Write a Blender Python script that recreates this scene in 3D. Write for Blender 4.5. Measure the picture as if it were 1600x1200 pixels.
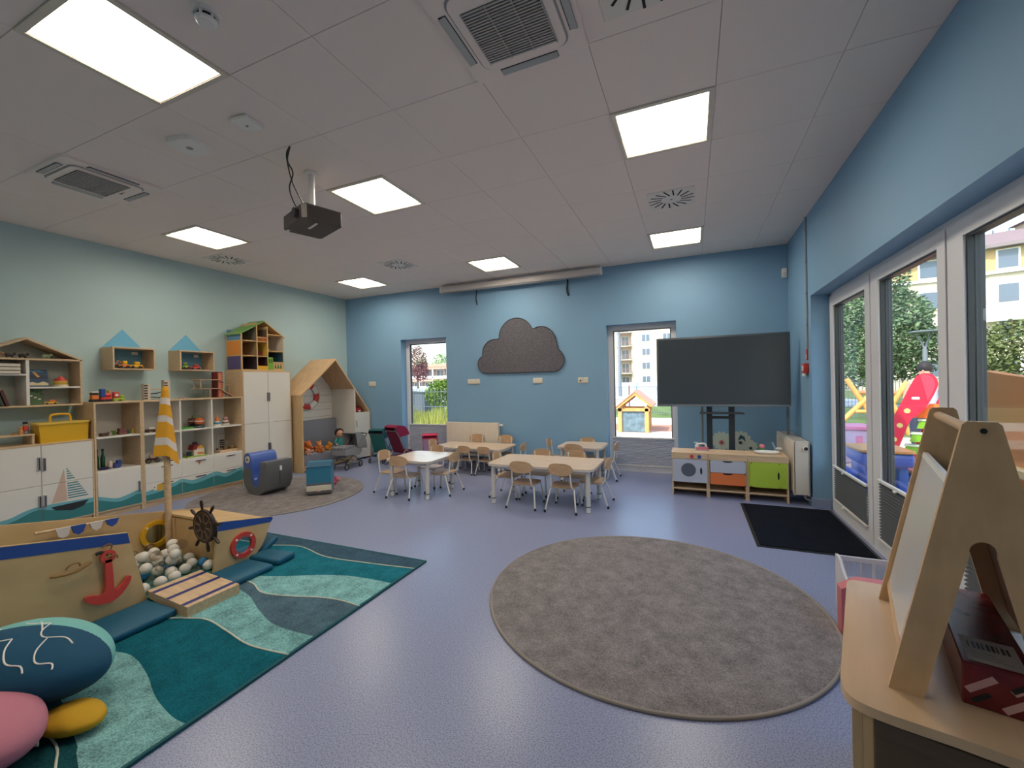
import bpy, bmesh, math, random
from mathutils import Matrix, Vector
for o in list(bpy.data.objects): bpy.data.objects.remove(o)
SC = bpy.context.scene
COL = SC.collection
PI = math.pi
rnd = random.Random(7)
# ------------------------------------------------------------ camera
CZ = 1.36
FPX, YAW, PIT, ROL = 655.157, 0.404727, -0.00454, -0.020507
def cam_axes():
    cy, sy = math.cos(YAW), math.sin(YAW)
    fw = Vector((-sy*math.cos(PIT), cy*math.cos(PIT), math.sin(PIT)))
    r0 = Vector((cy, sy, 0)); u0 = r0.cross(fw)
    r = math.cos(ROL)*r0 + math.sin(ROL)*u0
    u = -math.sin(ROL)*r0 + math.cos(ROL)*u0
    return r, u, fw
_r, _u, _f = cam_axes()
cd = bpy.data.cameras.new('camera'); cam = bpy.data.objects.new('camera', cd); COL.objects.link(cam)
m = Matrix.Identity(4)
for i in range(3):
    m[i][0] = _r[i]; m[i][1] = _u[i]; m[i][2] = -_f[i]
m[2][3] = CZ
cam.matrix_world = m
cd.sensor_fit = 'HORIZONTAL'; cd.sensor_width = 36.0; cd.lens = FPX/1600*36.0
cd.clip_start = 0.02; cd.clip_end = 500
SC.camera = cam
# ------------------------------------------------------------ light and exposure
SKY_STRENGTH = 0.27
SUN_STRENGTH = 3.2
PANEL_STRENGTH = 10.5
w = bpy.data.worlds.new('sky'); SC.world = w; w.use_nodes = True
nt = w.node_tree; bg = nt.nodes['Background']
sk = nt.nodes.new('ShaderNodeTexSky'); sk.sky_type = 'NISHITA'; sk.sun_disc = False
sk.sun_elevation = math.radians(48); sk.sun_rotation = math.radians(200); sk.air_density = 1.3; sk.dust_density = 2.0; sk.ozone_density = 1.2
nt.links.new(sk.outputs[0], bg.inputs[0]); bg.inputs[1].default_value = SKY_STRENGTH
sl = bpy.data.lights.new('sun', 'SUN'); sl.energy = SUN_STRENGTH; sl.angle = math.radians(1.2); sl.color = (1, .95, .87)
so = bpy.data.objects.new('sun', sl); COL.objects.link(so)
_sd = Vector((-0.42, -0.70, 0.95)).normalized()          # towards the sun
so.rotation_euler = _sd.to_track_quat('Z', 'Y').to_euler(); so.location = (-20, -30, 40)
vs = SC.view_settings
vs.view_transform = 'Standard'; vs.look = 'None'; vs.exposure = 1.06; vs.gamma = 1.0; vs.use_curve_mapping = False

# ------------------------------------------------------------ materials
def lin(c):
    out = []
    for v in c[:3]:
        v /= 255.0
        out.append(v/12.92 if v <= .04045 else ((v+.055)/1.055)**2.4)
    return (*out, 1.0)
MATS = {}
def mat(name, col, rough=.5, metal=0, spec=.5, noise=None, bump=None, emit=None, alpha=None):
    """noise=(scale, amount, (sx,sy,sz)); bump=(scale, strength)"""
    if name in MATS: return MATS[name]
    m = bpy.data.materials.new(name); m.use_nodes = True
    nt = m.node_tree; b = nt.nodes['Principled BSDF']
    b.inputs['Base Color'].default_value = lin(col); b.inputs['Roughness'].default_value = rough
    b.inputs['Metallic'].default_value = metal; b.inputs['Specular IOR Level'].default_value = spec
    if noise or bump:
        tc = nt.nodes.new('ShaderNodeTexCoord')
    if noise:
        sc, am, st = noise
        mp = nt.nodes.new('ShaderNodeMapping'); mp.inputs['Scale'].default_value = st
        nt.links.new(tc.outputs['Object'], mp.inputs[0])
        nz = nt.nodes.new('ShaderNodeTexNoise'); nz.inputs['Scale'].default_value = sc; nz.inputs['Detail'].default_value = 4
        nt.links.new(mp.outputs[0], nz.inputs['Vector'])
        rp = nt.nodes.new('ShaderNodeValToRGB')
        c = lin(col)
        rp.color_ramp.elements[0].position = .32; rp.color_ramp.elements[1].position = .68
        rp.color_ramp.elements[0].color = (*[v*(1-am) for v in c[:3]], 1)
        rp.color_ramp.elements[1].color = (*[min(1, v*(1+am*.8)) for v in c[:3]], 1)
        nt.links.new(nz.outputs[0], rp.inputs[0]); nt.links.new(rp.outputs[0], b.inputs['Base Color'])
    if bump:
        n2 = nt.nodes.new('ShaderNodeTexNoise'); n2.inputs['Scale'].default_value = bump[0]; n2.inputs['Detail'].default_value = 3
        nt.links.new(tc.outputs['Object'], n2.inputs['Vector'])
        bp = nt.nodes.new('ShaderNodeBump'); bp.inputs['Strength'].default_value = bump[1]; bp.inputs['Distance'].default_value = .01
        nt.links.new(n2.outputs[0], bp.inputs['Height']); nt.links.new(bp.outputs[0], b.inputs['Normal'])
    if emit:
        b.inputs['Emission Color'].default_value = (*emit[0], 1); b.inputs['Emission Strength'].default_value = emit[1]
    MATS[name] = m
    return m
def glass_mat(name, tint=(1, 1, 1), refl=.05):
    m = bpy.data.materials.new(name); m.use_nodes = True; nt = m.node_tree; nt.nodes.clear()
    o = nt.nodes.new('ShaderNodeOutputMaterial'); mx = nt.nodes.new('ShaderNodeMixShader')
    t = nt.nodes.new('ShaderNodeBsdfTransparent'); t.inputs[0].default_value = (*tint, 1)
    g = nt.nodes.new('ShaderNodeBsdfGlossy'); g.inputs['Roughness'].default_value = .02
    lw = nt.nodes.new('ShaderNodeLayerWeight'); lw.inputs[0].default_value = .5
    pw = nt.nodes.new('ShaderNodeMath'); pw.operation = 'POWER'; pw.inputs[1].default_value = 5
    mu = nt.nodes.new('ShaderNodeMath'); mu.operation = 'MULTIPLY_ADD'; mu.inputs[1].default_value = .7; mu.inputs[2].default_value = refl*.6
    nt.links.new(lw.outputs['Facing'], pw.inputs[0]); nt.links.new(pw.outputs[0], mu.inputs[0]); nt.links.new(mu.outputs[0], mx.inputs[0])
    nt.links.new(t.outputs[0], mx.inputs[1]); nt.links.new(g.outputs[0], mx.inputs[2]); nt.links.new(mx.outputs[0], o.inputs[0])
    MATS[name] = m
    return m
wood = mat('birch wood', (208, 178, 142), .45, noise=(5, .13, (1, 9, 9)))
woody = mat('birch wood grain along y', (206, 178, 142), .45, noise=(5, .13, (9, 1, 9)))
ply = mat('birch plywood sheet', (212, 176, 134), .42, noise=(3.5, .11, (6, 1, 2.5)))
plyz = mat('birch plywood upright', (206, 174, 130), .42, noise=(4, .12, (8, 8, 1)))
oak = mat('beech bent plywood', (200, 164, 128), .42, noise=(9, .12, (1, 6, 6)))
white_l = mat('white laminate', (226, 222, 214), .38)
white_m = mat('white painted metal', (228, 226, 222), .35)
white_p = mat('white plastic', (232, 230, 226), .4)
grey_p = mat('grey plastic', (150, 150, 152), .45)
dark = mat('black plastic', (28, 28, 30), .45)
steel = mat('brushed steel', (178, 178, 182), .3, metal=.9)
red = mat('red paint', (202, 62, 56), .45)
blue = mat('royal blue paint', (32, 72, 150), .45)
yellow = mat('yellow paint', (226, 172, 32), .45)
green = mat('green paint', (92, 150, 58), .5)
teal = mat('teal paint', (38, 120, 130), .5)
orange = mat('orange paint', (226, 128, 52), .5)
glass = glass_mat('window glass', (.93, .96, .95), .05)

# ------------------------------------------------------------ geometry helpers
class G:
    """collects shapes; build() links them as ONE mesh object"""
    def __init__(s): s.bm = bmesh.new()
    def _new(s, n0): s.bm.verts.ensure_lookup_table(); return s.bm.verts[n0:]
    def face(s, pts, mi=0):
        f = s.bm.faces.new([s.bm.verts.new(p) for p in pts]); f.material_index = mi; return f
    def box(s, x0, x1, y0, y1, z0, z1, b=0, seg=1, mi=0):
        v = [s.bm.verts.new((x, y, z)) for x in (x0, x1) for y in (y0, y1) for z in (z0, z1)]
        fs = [s.bm.faces.new([v[i] for i in q]) for q in ((0, 1, 3, 2), (4, 6, 7, 5), (0, 4, 5, 1), (2, 3, 7, 6), (0, 2, 6, 4), (1, 5, 7, 3))]
        for f in fs: f.material_index = mi
        if b > 0:
            es = list({e for f in fs for e in f.edges})
            bmesh.ops.bevel(s.bm, geom=es, offset=b, segments=seg, affect='EDGES', profile=.5)
        return s
    def obox(s, c, size, rz=0, rx=0, ry=0, b=0, seg=1):
        n0 = len(s.bm.verts); h = [a/2 for a in size]
        s.box(-h[0], h[0], -h[1], h[1], -h[2], h[2], b, seg)
        M = Matrix.Translation(c) @ Matrix.Rotation(rz, 4, 'Z') @ Matrix.Rotation(ry, 4, 'Y') @ Matrix.Rotation(rx, 4, 'X')
        for v in s._new(n0): v.co = M @ v.co
        return s
    def prism(s, pts, a0, a1, plane='yz', mi=0):
        f = {'xy': lambda a, b, t: (a, b, t), 'yz': lambda a, b, t: (t, a, b), 'xz': lambda a, b, t: (a, t, b)}[plane]
        A = [s.bm.verts.new(f(p[0], p[1], a0)) for p in pts]; B = [s.bm.verts.new(f(p[0], p[1], a1)) for p in pts]
        n = len(pts); fs = [s.bm.faces.new(A), s.bm.faces.new(B)]
        for i in range(n): fs.append(s.bm.faces.new([A[i], A[(i+1) % n], B[(i+1) % n], B[i]]))
        for q in fs: q.material_index = mi
        return s
    def ring(s, outer, inner, a0, a1, plane='yz'):
        f = {'xy': lambda a, b, t: (a, b, t), 'yz': lambda a, b, t: (t, a, b), 'xz': lambda a, b, t: (a, t, b)}[plane]
        n = len(outer); V = {}
        for k, (L, t) in enumerate(((outer, a0), (inner, a0), (outer, a1), (inner, a1))):
            V[k] = [s.bm.verts.new(f(p[0], p[1], t)) for p in L]
        for i in range(n):
            j = (i+1) % n
            for a, b in ((0, 1), (2, 3), (0, 2), (1, 3)):
                s.bm.faces.new([V[a][i], V[a][j], V[b][j], V[b][i]])
        return s
    def tube(s, path, r, n=8, closed=False, cap=True):
        P = [Vector(p) for p in path]; m = len(P); rr = r if isinstance(r, (list, tuple)) else [r]*m
        T = []
        for i in range(m):
            a = P[(i-1) % m] if (closed or i > 0) else P[i]; b = P[(i+1) % m] if (closed or i < m-1) else P[i]
            T.append((b-a).normalized())
        up = Vector((0, 0, 1)) if abs(T[0].z) < .9 else Vector((1, 0, 0))
        N = (up - T[0]*up.dot(T[0])).normalized(); R = []
        for i in range(m):
            N = (N - T[i]*N.dot(T[i])); N = N.normalized() if N.length > 1e-6 else T[i].orthogonal().normalized()
            B = T[i].cross(N)
            R.append([s.bm.verts.new(P[i] + rr[i]*(math.cos(2*PI*k/n)*N + math.sin(2*PI*k/n)*B)) for k in range(n)])
        for i in range(m if closed else m-1):
            A, Bq = R[i], R[(i+1) % m]
            for k in range(n): s.bm.faces.new([A[k], A[(k+1) % n], Bq[(k+1) % n], Bq[k]])
        if cap and not closed:
            s.bm.faces.new(R[0][::-1]); s.bm.faces.new(R[-1])
        return s
    def cyl(s, p0, p1, r, r1=None, n=16): return s.tube([p0, p1], [r, r if r1 is None else r1], n)
    def sph(s, c, r, sc=(1, 1, 1), n=12, rot=None):
        n0 = len(s.bm.verts); bmesh.ops.create_uvsphere(s.bm, u_segments=n, v_segments=max(6, n*2//3), radius=r)
        M = Matrix.Translation(c) @ (rot or Matrix.Identity(4)) @ Matrix.Diagonal((*sc, 1))
        for v in s._new(n0): v.co = M @ v.co
        return s
    def lathe(s, prof, c=(0, 0, 0), n=20, axis='z'):
        f = {'z': lambda a, b, h: (c[0]+a, c[1]+b, c[2]+h), 'x': lambda a, b, h: (c[0]+h, c[1]+a, c[2]+b), 'y': lambda a, b, h: (c[0]+a, c[1]+h, c[2]+b)}[axis]
        R = []
        for r, h in prof:
            if r < 1e-6: R.append([s.bm.verts.new(f(0, 0, h))])
            else: R.append([s.bm.verts.new(f(r*math.cos(2*PI*k/n), r*math.sin(2*PI*k/n), h)) for k in range(n)])
        for A, B in zip(R, R[1:]):
            for k in range(n):
                j = (k+1) % n
                q = [A[k % len(A)], A[j % len(A)], B[j % len(B)], B[k % len(B)]]
                q2 = []
                for v in q:
                    if v not in q2: q2.append(v)
                if len(q2) > 2: s.bm.faces.new(q2)
        for E in (R[0], R[-1]):
            if len(E) > 2: s.bm.faces.new(E)
        return s
    def xf(s, M, n0=0):
        for v in s._new(n0): v.co = M @ v.co
        return s
    def n(s): return len(s.bm.verts)
    def build(s, name, mt, parent=None, smooth=True, world=False, label=None, kind=None, sharp=.6):
        bm = s.bm
        if world and parent is not None:
            Mi = parent.matrix_basis.inverted()
            for v in bm.verts: v.co = Mi @ v.co
        bmesh.ops.recalc_face_normals(bm, faces=bm.faces)
        me = bpy.data.meshes.new(name); bm.to_mesh(me); bm.free()
        for x in (mt if isinstance(mt, (list, tuple)) else [mt]): me.materials.append(x)
        if smooth:
            me.polygons.foreach_set('use_smooth', [True]*len(me.polygons))
            me.set_sharp_from_angle(angle=sharp)
        o = bpy.data.objects.new(name, me); COL.objects.link(o)
        if parent is not None: o.parent = parent
        if label: o['label'] = label
        if kind: o['kind'] = kind
        return o
def tag(o, label=None, cat=None, group=None, kind=None):
    if label: o['label'] = label
    if cat: o['category'] = cat
    if group: o['group'] = group
    if kind: o['kind'] = kind
    return o
def thing(name, label, cat, loc=(0, 0, 0), rz=0, group=None, kind=None):
    o = bpy.data.objects.new(name, None); COL.objects.link(o)
    o.empty_display_size = .1
    o.matrix_basis = Matrix.Translation(loc) @ Matrix.Rotation(rz, 4, 'Z')
    return tag(o, label, cat, group, kind)
def solo(name, label, cat, g, mt, group=None, kind=None, **k):
    """a thing that is one mesh; origin moved to the middle of its base"""
    bm = g.bm
    xs = [v.co for v in bm.verts]
    c = Vector(((min(v.x for v in xs)+max(v.x for v in xs))/2, (min(v.y for v in xs)+max(v.y for v in xs))/2, min(v.z for v in xs)))
    for v in bm.verts: v.co -= c
    o = g.build(name, mt, **k); o.location = c
    return tag(o, label, cat, group, kind)
def copy_tree(o, parent=None):
    c = o.copy(); COL.objects.link(c); c.parent = parent
    for ch in list(o.children): copy_tree(ch, c)
    return c
def place(o, loc, rz=0, sc=1, label=None, group=None):
    o.matrix_basis = Matrix.Translation(loc) @ Matrix.Rotation(rz, 4, 'Z') @ Matrix.Scale(sc, 4)
    if label: o['label'] = label
    if group: o['group'] = group
    return o
def circ(cx, cy, r, n=32, ry=None, a0=0, a1=2*PI, end=False):
    m = n if not end else n-1
    return [(cx+r*math.cos(a0+(a1-a0)*k/m), cy+(ry or r)*math.sin(a0+(a1-a0)*k/m)) for k in range(n)]
def rrect(x0, x1, y0, y1, r, n=5):
    P = []
    for cx, cy, a in ((x1-r, y1-r, 0), (x0+r, y1-r, PI/2), (x0+r, y0+r, PI), (x1-r, y0+r, 1.5*PI)):
        P += [(cx+r*math.cos(a+PI/2*k/n), cy+r*math.sin(a+PI/2*k/n)) for k in range(n+1)]
    return P
def smooth_path(pts, k=4, closed=False):
    P = [Vector(p) for p in pts]; out = []; n = len(P)
    for i in range(n if closed else n-1):
        p0 = P[(i-1) % n] if (closed or i > 0) else P[i]; p1 = P[i]; p2 = P[(i+1) % n]; p3 = P[(i+2) % n] if (closed or i+2 < n) else P[(i+1) % n]
        for j in range(k):
            t = j/k
            out.append(.5*((2*p1)+(p2-p0)*t+(2*p0-5*p1+4*p2-p3)*t*t+(3*p1-p0-3*p2+p3)*t**3))
    if not closed: out.append(P[-1])
    return out
def interp(pts, x):
    if x <= pts[0][0]: return pts[0][1]
    for (a, b), (c, d) in zip(pts, pts[1:]):
        if x <= c: return b+(d-b)*(x-a)/(c-a)
    return pts[-1][1]
# ============================================================ the setting
XL, XR, YB, YF, H = -6.18, 1.138, 6.263, -2.31, 3.036
wall_blue = mat('blue wall paint', (130, 170, 202), .6, noise=(1.2, .03, (1, 1, 1)), bump=(160, .05))
wall_pale = mat('pale aqua wall paint', (176, 200, 202), .6, noise=(1.2, .03, (1, 1, 1)), bump=(160, .05))
ext_wall = mat('render outside', (226, 216, 196), .8)
def floor_material():
    m = mat('blue vinyl floor', (150, 163, 196), .3, spec=.7)
    nt = m.node_tree; b = nt.nodes['Principled BSDF']
    tc = nt.nodes.new('ShaderNodeTexCoord')
    n1 = nt.nodes.new('ShaderNodeTexNoise'); n1.inputs['Scale'].default_value = 170; n1.inputs['Detail'].default_value = 2
    n2 = nt.nodes.new('ShaderNodeTexNoise'); n2.inputs['Scale'].default_value = 1.1
    r1 = nt.nodes.new('ShaderNodeValToRGB'); e = r1.color_ramp.elements
    e[0].position = .36; e[0].color = lin((108, 116, 148)); e[1].position = .56; e[1].color = lin((152, 160, 194))
    for s in ('Object',): nt.links.new(tc.outputs[s], n1.inputs['Vector']); nt.links.new(tc.outputs[s], n2.inputs['Vector'])
    nt.links.new(n1.outputs[0], r1.inputs[0]); nt.links.new(r1.outputs[0], b.inputs['Base Color'])
    mr = nt.nodes.new('ShaderNodeMapRange'); mr.inputs[3].default_value = .27; mr.inputs[4].default_value = .35
    nt.links.new(n2.outputs[0], mr.inputs[0]); nt.links.new(mr.outputs[0], b.inputs['Roughness'])
    return m
floor_m = floor_material()
cove = mat('blue vinyl skirting', (140, 154, 186), .4)
tile_m = mat('ceiling tile white', (238, 226, 218), .85, bump=(220, .12))
grid_m = mat('ceiling void grey', (150, 146, 140), .8)
def struct(name, g, mt, **k): return tag(g.build(name, mt, **k), kind='structure')
struct('floor', G().box(XL-.25, XR+.24, YF-.2, YB+.24, -.12, 0), floor_m, smooth=False)
struct('wall_left', G().box(XL-.25, XL, YF-.2, YB+.30, 0, H+.25), wall_pale, smooth=False)
W1 = (-4.882, -3.918); W2 = (-1.152, -.187); WT = 2.172
g = G()
for a, b in ((XL, W1[0]), (W1[1], W2[0]), (W2[1], XR+.24)): g.box(a, b, YB, YB+.24, 0, H+.25)
for a, b in (W1, W2): g.box(a, b, YB, YB+.24, WT, H+.25)
struct('wall_back', g, wall_blue, smooth=False)
D0, D1, DT = 1.55, 5.18, 2.186
g = G().box(XR, XR+.24, YF-.2, D0, 0, H+.25).box(XR, XR+.24, D1, YB, 0, H+.25).box(XR, XR+.24, D0, D1, DT, H+.25)
struct('wall_right', g, wall_blue, smooth=False)
struct('wall_front', G().box(XL, XR, YF-.2, YF, 0, H+.25), wall_pale, smooth=False)
# rolled-up vinyl skirting
def skirt(name, boxes):
    g = G()
    for bx in boxes: g.box(*bx, .004)
    struct(name, g, cove)
skirt('baseboard_left', [(XL, XL+.012, YF, YB, 0, .10)])
skirt('baseboard_back', [(XL, W1[0], YB-.012, YB, 0, .10), (W1[1], W2[0], YB-.012, YB, 0, .10), (W2[1], XR, YB-.012, YB, 0, .10)])
skirt('baseboard_right', [(XR-.012, XR, YF, D0, 0, .10), (XR-.012, XR, D1, YB, 0, .10), (XR, XR+.15, D1-.012, D1, 0, .10)])
skirt('baseboard_front', [(XL, XR, YF, YF+.012, 0, .10)])
# ceiling: slab, then every tile of the 600 mm grid
ceil = struct('ceiling', G().box(XL-.25, XR+.3, YF-.2, YB+.30, H+.045, H+.25), grid_m, smooth=False)
X0, Y0 = .155, 2.69
def cell(x, y): return (round((x-X0)/.6-.5), round((y-Y0)/.6-.5))
LIGHTS = [(cx, cy) for cy in (2.99, 5.39) for cx in (-4.945, -2.545, -.145)] + [(-2.545, 1.19), (-4.945, -1.21), (-2.545, -1.21)]  # last two are out of view, added to brighten the near end
ACS = [(-.745, 1.79), (-4.345, 1.79)]
VENTS = [(-.145, 4.19), (-3.745, 4.79), (-5.545, 3.59), (-.145, 1.79)]
open_cells = {cell(*p) for p in LIGHTS + ACS}
tile_mesh = {}
gap = .0012
for i in range(-12, 3):
    for j in range(-9, 7):
        a, b = X0+.6*i, X0+.6*(i+1); c, d = Y0+.6*j, Y0+.6*(j+1)
        a, b, c, d = max(a, XL), min(b, XR), max(c, YF), min(d, YB)
        if b-a < .02 or d-c < .02 or (i, j) in open_cells: continue
        key = (round(b-a, 3), round(d-c, 3))
        if key not in tile_mesh:
            hx, hy = key[0]/2-gap, key[1]/2-gap
            o = G().box(-hx, hx, -hy, hy, 0, .02, .0015).build('ceiling_tile', tile_m, ceil)
            tile_mesh[key] = o.data
        else:
            o = bpy.data.objects.new('ceiling_tile', tile_mesh[key]); COL.objects.link(o); o.parent = ceil
        o.location = ((a+b)/2, (c+d)/2, H)
struct('roof', G().box(XL-.5, XR+.45, YF-.5, YB+.45, H+.25, H+.55), ext_wall, smooth=False)  # unseen slab above the ceiling, added for the shade it casts

# ------------------------------------------------------------ windows in the back wall
frame_m = mat('light grey window frame', (226, 226, 230), .4)
dark_frame = mat('anthracite window frame', (52, 56, 60), .45)
blind_m = mat('grey pleated blind', (186, 190, 206), .8)
blind_d = mat('charcoal pleated blind', (88, 92, 98), .8)
def window_unit(name, x0, x1, z1, y):
    t = thing(name, None, None, ((x0+x1)/2, y, 0), kind='structure')
    o = [(x0, .0), (x1, .0), (x1, z1), (x0, z1)]; f = .075
    i = [(x0+f, .11), (x1-f, .11), (x1-f, z1-f), (x0+f, z1-f)]
    G().ring(o, i, y, y+.07, 'xz').build('window_frame', frame_m, t, smooth=False, world=True)
    i2 = [(x0+f+.012, .122), (x1-f-.012, .122), (x1-f-.012, z1-f-.012), (x0+f+.012, z1-f-.012)]
    G().ring(i, i2, y+.02, y+.06, 'xz').build('gasket', dark_frame, t, smooth=False, world=True)
    G().box(x0+f, x1-f, y+.036, y+.044, .11, z1-f).build('pane', glass, t, smooth=False, world=True)
    return t
def pleats(g, a0, a1, z0, z1, base, dirn, amp=.012, step=.02, axis='x'):
    n = max(4, int((z1-z0)/step)*2); P = []
    for k in range(n+1):
        P.append((base+dirn*(amp if k % 2 else 0), z0+(z1-z0)*k/n))
    for (p, z), (q, zz) in zip(P, P[1:]):
        if axis == 'x': g.face([(a0, p, z), (a1, p, z), (a1, q, zz), (a0, q, zz)])
        else: g.face([(p, a0, z), (p, a1, z), (q, a1, zz), (q, a0, zz)])
YW = YB+.15
window_unit('window_1', *W1, WT, YW); window_unit('window_2', *W2, WT, YW)
def back_blind(x0, x1, z1, label):
    t = thing('pleated_blind', label, 'blind', ((x0+x1)/2, YW-.02, .06), group='pleated blinds on the narrow windows')
    g = G(); pleats(g, x0+.055, x1-.055, .10, z1, YW-.006, -1); g.build('fabric', blind_m, t, smooth=False, world=True)
    G().box(x0+.05, x1-.05, YW-.024, YW-.002, z1-.006, z1+.014, .003).build('top_rail', white_m, t, world=True)
    G().box(x0+.05, x1-.05, YW-.024, YW-.002, .085, .10, .003).build('bottom_rail', white_m, t, world=True)
    xm = (x0+x1)/2
    G().box(xm-.02, xm+.02, YW-.032, YW-.024, z1-.012, z1+.006, .002).build('pull_tab', white_p, t, world=True)
    G().box(xm-.02, xm+.02, YW-.032, YW-.024, .07, .088, .002).build('pull_tab', white_p, t, world=True)
back_blind(*W1, .615, 'grey pleated blind folded low on the window beside the doll prams')
back_blind(*W2, .495, 'grey pleated blind folded low on the window beside the big screen')

# ------------------------------------------------------------ glazed doors in the right wall
XW = 1.29
def right_pane(t, y0, y1, z0, z1, sash):
    """leaf between y0<y1: frame ring of width sash, gasket, pane"""
    f = sash
    o = [(y0, z0), (y1, z0), (y1, z1), (y0, z1)]; i = [(y0+f, z0+f+.02), (y1-f, z0+f+.02), (y1-f, z1-f), (y0+f, z1-f)]
    G().ring(o, i, XW, XW+.034, 'yz').build('sash_frame', frame_m, t, smooth=False, world=True)
    G().ring(o, i, XW+.046, XW+.084, 'yz').build('outer_sash', dark_frame, t, smooth=False, world=True)
    i2 = [(y0+f+.012, z0+f+.032), (y1-f-.012, z0+f+.032), (y1-f-.012, z1-f-.012), (y0+f+.012, z1-f-.012)]
    G().ring(i, i2, XW+.012, XW+.034, 'yz').build('gasket', dark_frame, t, smooth=False, world=True)
    G().box(XW+.036, XW+.044, y0+f, y1-f, z0+f+.02, z1-f).build('pane', glass, t, smooth=False, world=True)
    return (y0+f, y1-f, z0+f+.02)
t = thing('trim_1', None, None, (XW+.05, (D0+D1)/2, 0), kind='structure')
g = G()
fo = .055
g.box(XW+.006, XW+.076, D1-fo, D1, 0, DT).box(XW+.006, XW+.076, D0, D0+fo, 0, DT).box(XW+.006, XW+.076, D0, D1, DT-fo, DT).box(XW+.006, XW+.076, D0, D1, 0, .03)
for yy in (4.09, 3.02): g.box(XW+.006, XW+.076, yy-.035, yy+.035, .03, DT-fo)
g.build('door_frame', frame_m, t, smooth=False, world=True)
g = G()
for yy in (4.09, 3.02): g.box(XW+.076, XW+.088, yy-.045, yy+.045, 0, DT)
g.box(XW+.076, XW+.088, D1-.03, D1, 0, DT).box(XW+.076, XW+.088, D0, D1, DT-.04, DT)
g.build('outer_post', dark_frame, t, smooth=False, world=True)
leaves = []
for name, a, b in (('door_1', 4.13, D1-.03), ('door_2', 3.06, 4.05), ('window_3', D0+.03, 2.98)):
    t = thing(name, None, None, (XW, (a+b)/2, 0), kind='structure')
    leaves.append(right_pane(t, a, b, .015, DT-.035, .10 if name == 'door_1' else .085))
    if name == 'door_1':
        G().tube(smooth_path([(XW+.085, 4.22, .62), (XW+.13, 4.22, .66), (XW+.14, 4.22, .80), (XW+.13, 4.22, .94), (XW+.085, 4.22, .98)]), .013, 8).build('door_handle', dark_frame, t, world=True)
def right_blind(y0, y1, z0, z1, label):
    t = thing('pleated_blind', label, 'blind', (XW-.02, (y0+y1)/2, z0), group='pleated blinds on the glazed doors')
    g = G(); pleats(g, y0-.012, y1+.012, z0+.012, z1, XW-.012, 1, .014, .022, 'y'); g.build('fabric', blind_d, t, smooth=False, world=True)
    G().box(XW-.022, XW+.002, y0-.015, y1+.015, z1-.004, z1+.016, .003).build('top_rail', white_m, t, world=True)
    G().box(XW-.022, XW+.002, y0-.015, y1+.015, z0-.004, z0+.014, .003).build('bottom_rail', white_m, t, world=True)
    ym = (y0+y1)/2+.1
    for zz in (z1-.012, z0-.01): G().box(XW-.034, XW-.022, ym-.02, ym+.02, zz, zz+.012, .002).build('pull_tab', white_p, t, world=True)
right_blind(leaves[0][0], leaves[0][1], .135, .46, 'charcoal pleated blind on the glazed door by the radiator')
right_blind(leaves[1][0], leaves[1][1], .12, .56, 'charcoal pleated blind on the middle glazed door leaf')
right_blind(leaves[2][0], leaves[2][1], .12, .58, 'charcoal pleated blind on the fixed pane behind the easel')

# ------------------------------------------------------------ ceiling fittings
panel_m = mat('lit diffuser', (255, 250, 235), .5, emit=((1.0, .885, .725), PANEL_STRENGTH))
lamp_white = mat('lamp frame white', (214, 206, 192), .5)
L0 = None
LL = {(-2.545, 1.19): 'square ceiling light panel nearest the smoke detector', (-4.945, 2.99): 'square ceiling light panel beside the swirl vent by the pale wall',
      (-2.545, 2.99): 'square ceiling light panel beside the projector', (-.145, 2.99): 'square ceiling light panel between the air conditioner and the swirl vent',
      (-.145, 5.39): 'square ceiling light panel above the play kitchen end', (-2.545, 5.39): 'square ceiling light panel in front of the rolled projection screen',
      (-4.945, 5.39): 'square ceiling light panel above the house shaped nook'}
for cx, cy in LIGHTS:
    if L0 is None:
        L0 = thing('ceiling_light', '', 'ceiling light', group='square ceiling light panels')
        o = [(-.3, -.3), (.3, -.3), (.3, .3), (-.3, .3)]
        i = [(-.272, -.272), (.272, -.272), (.272, .272), (-.272, .272)]
        G().ring(o, i, -.009, .022, 'xy').build('frame', lamp_white, L0, smooth=False)
        G().ring(i, [(q[0]*.985, q[1]*.985) for q in i], -.006, .034, 'xy').build('inner_rim', mat('lamp rim shade grey', (150, 140, 120), .5), L0, smooth=False)  # rim greyed so the recess shade sits in its colour
        G().box(-.27, .27, -.27, .27, .022, .034).build('diffuser', panel_m, L0, smooth=False)
        t = L0
    else: t = copy_tree(L0)
    place(t, (cx, cy, H), 0, 1, LL.get((cx, cy), 'unseen ceiling light panel added to brighten the near end of the room'))
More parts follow.
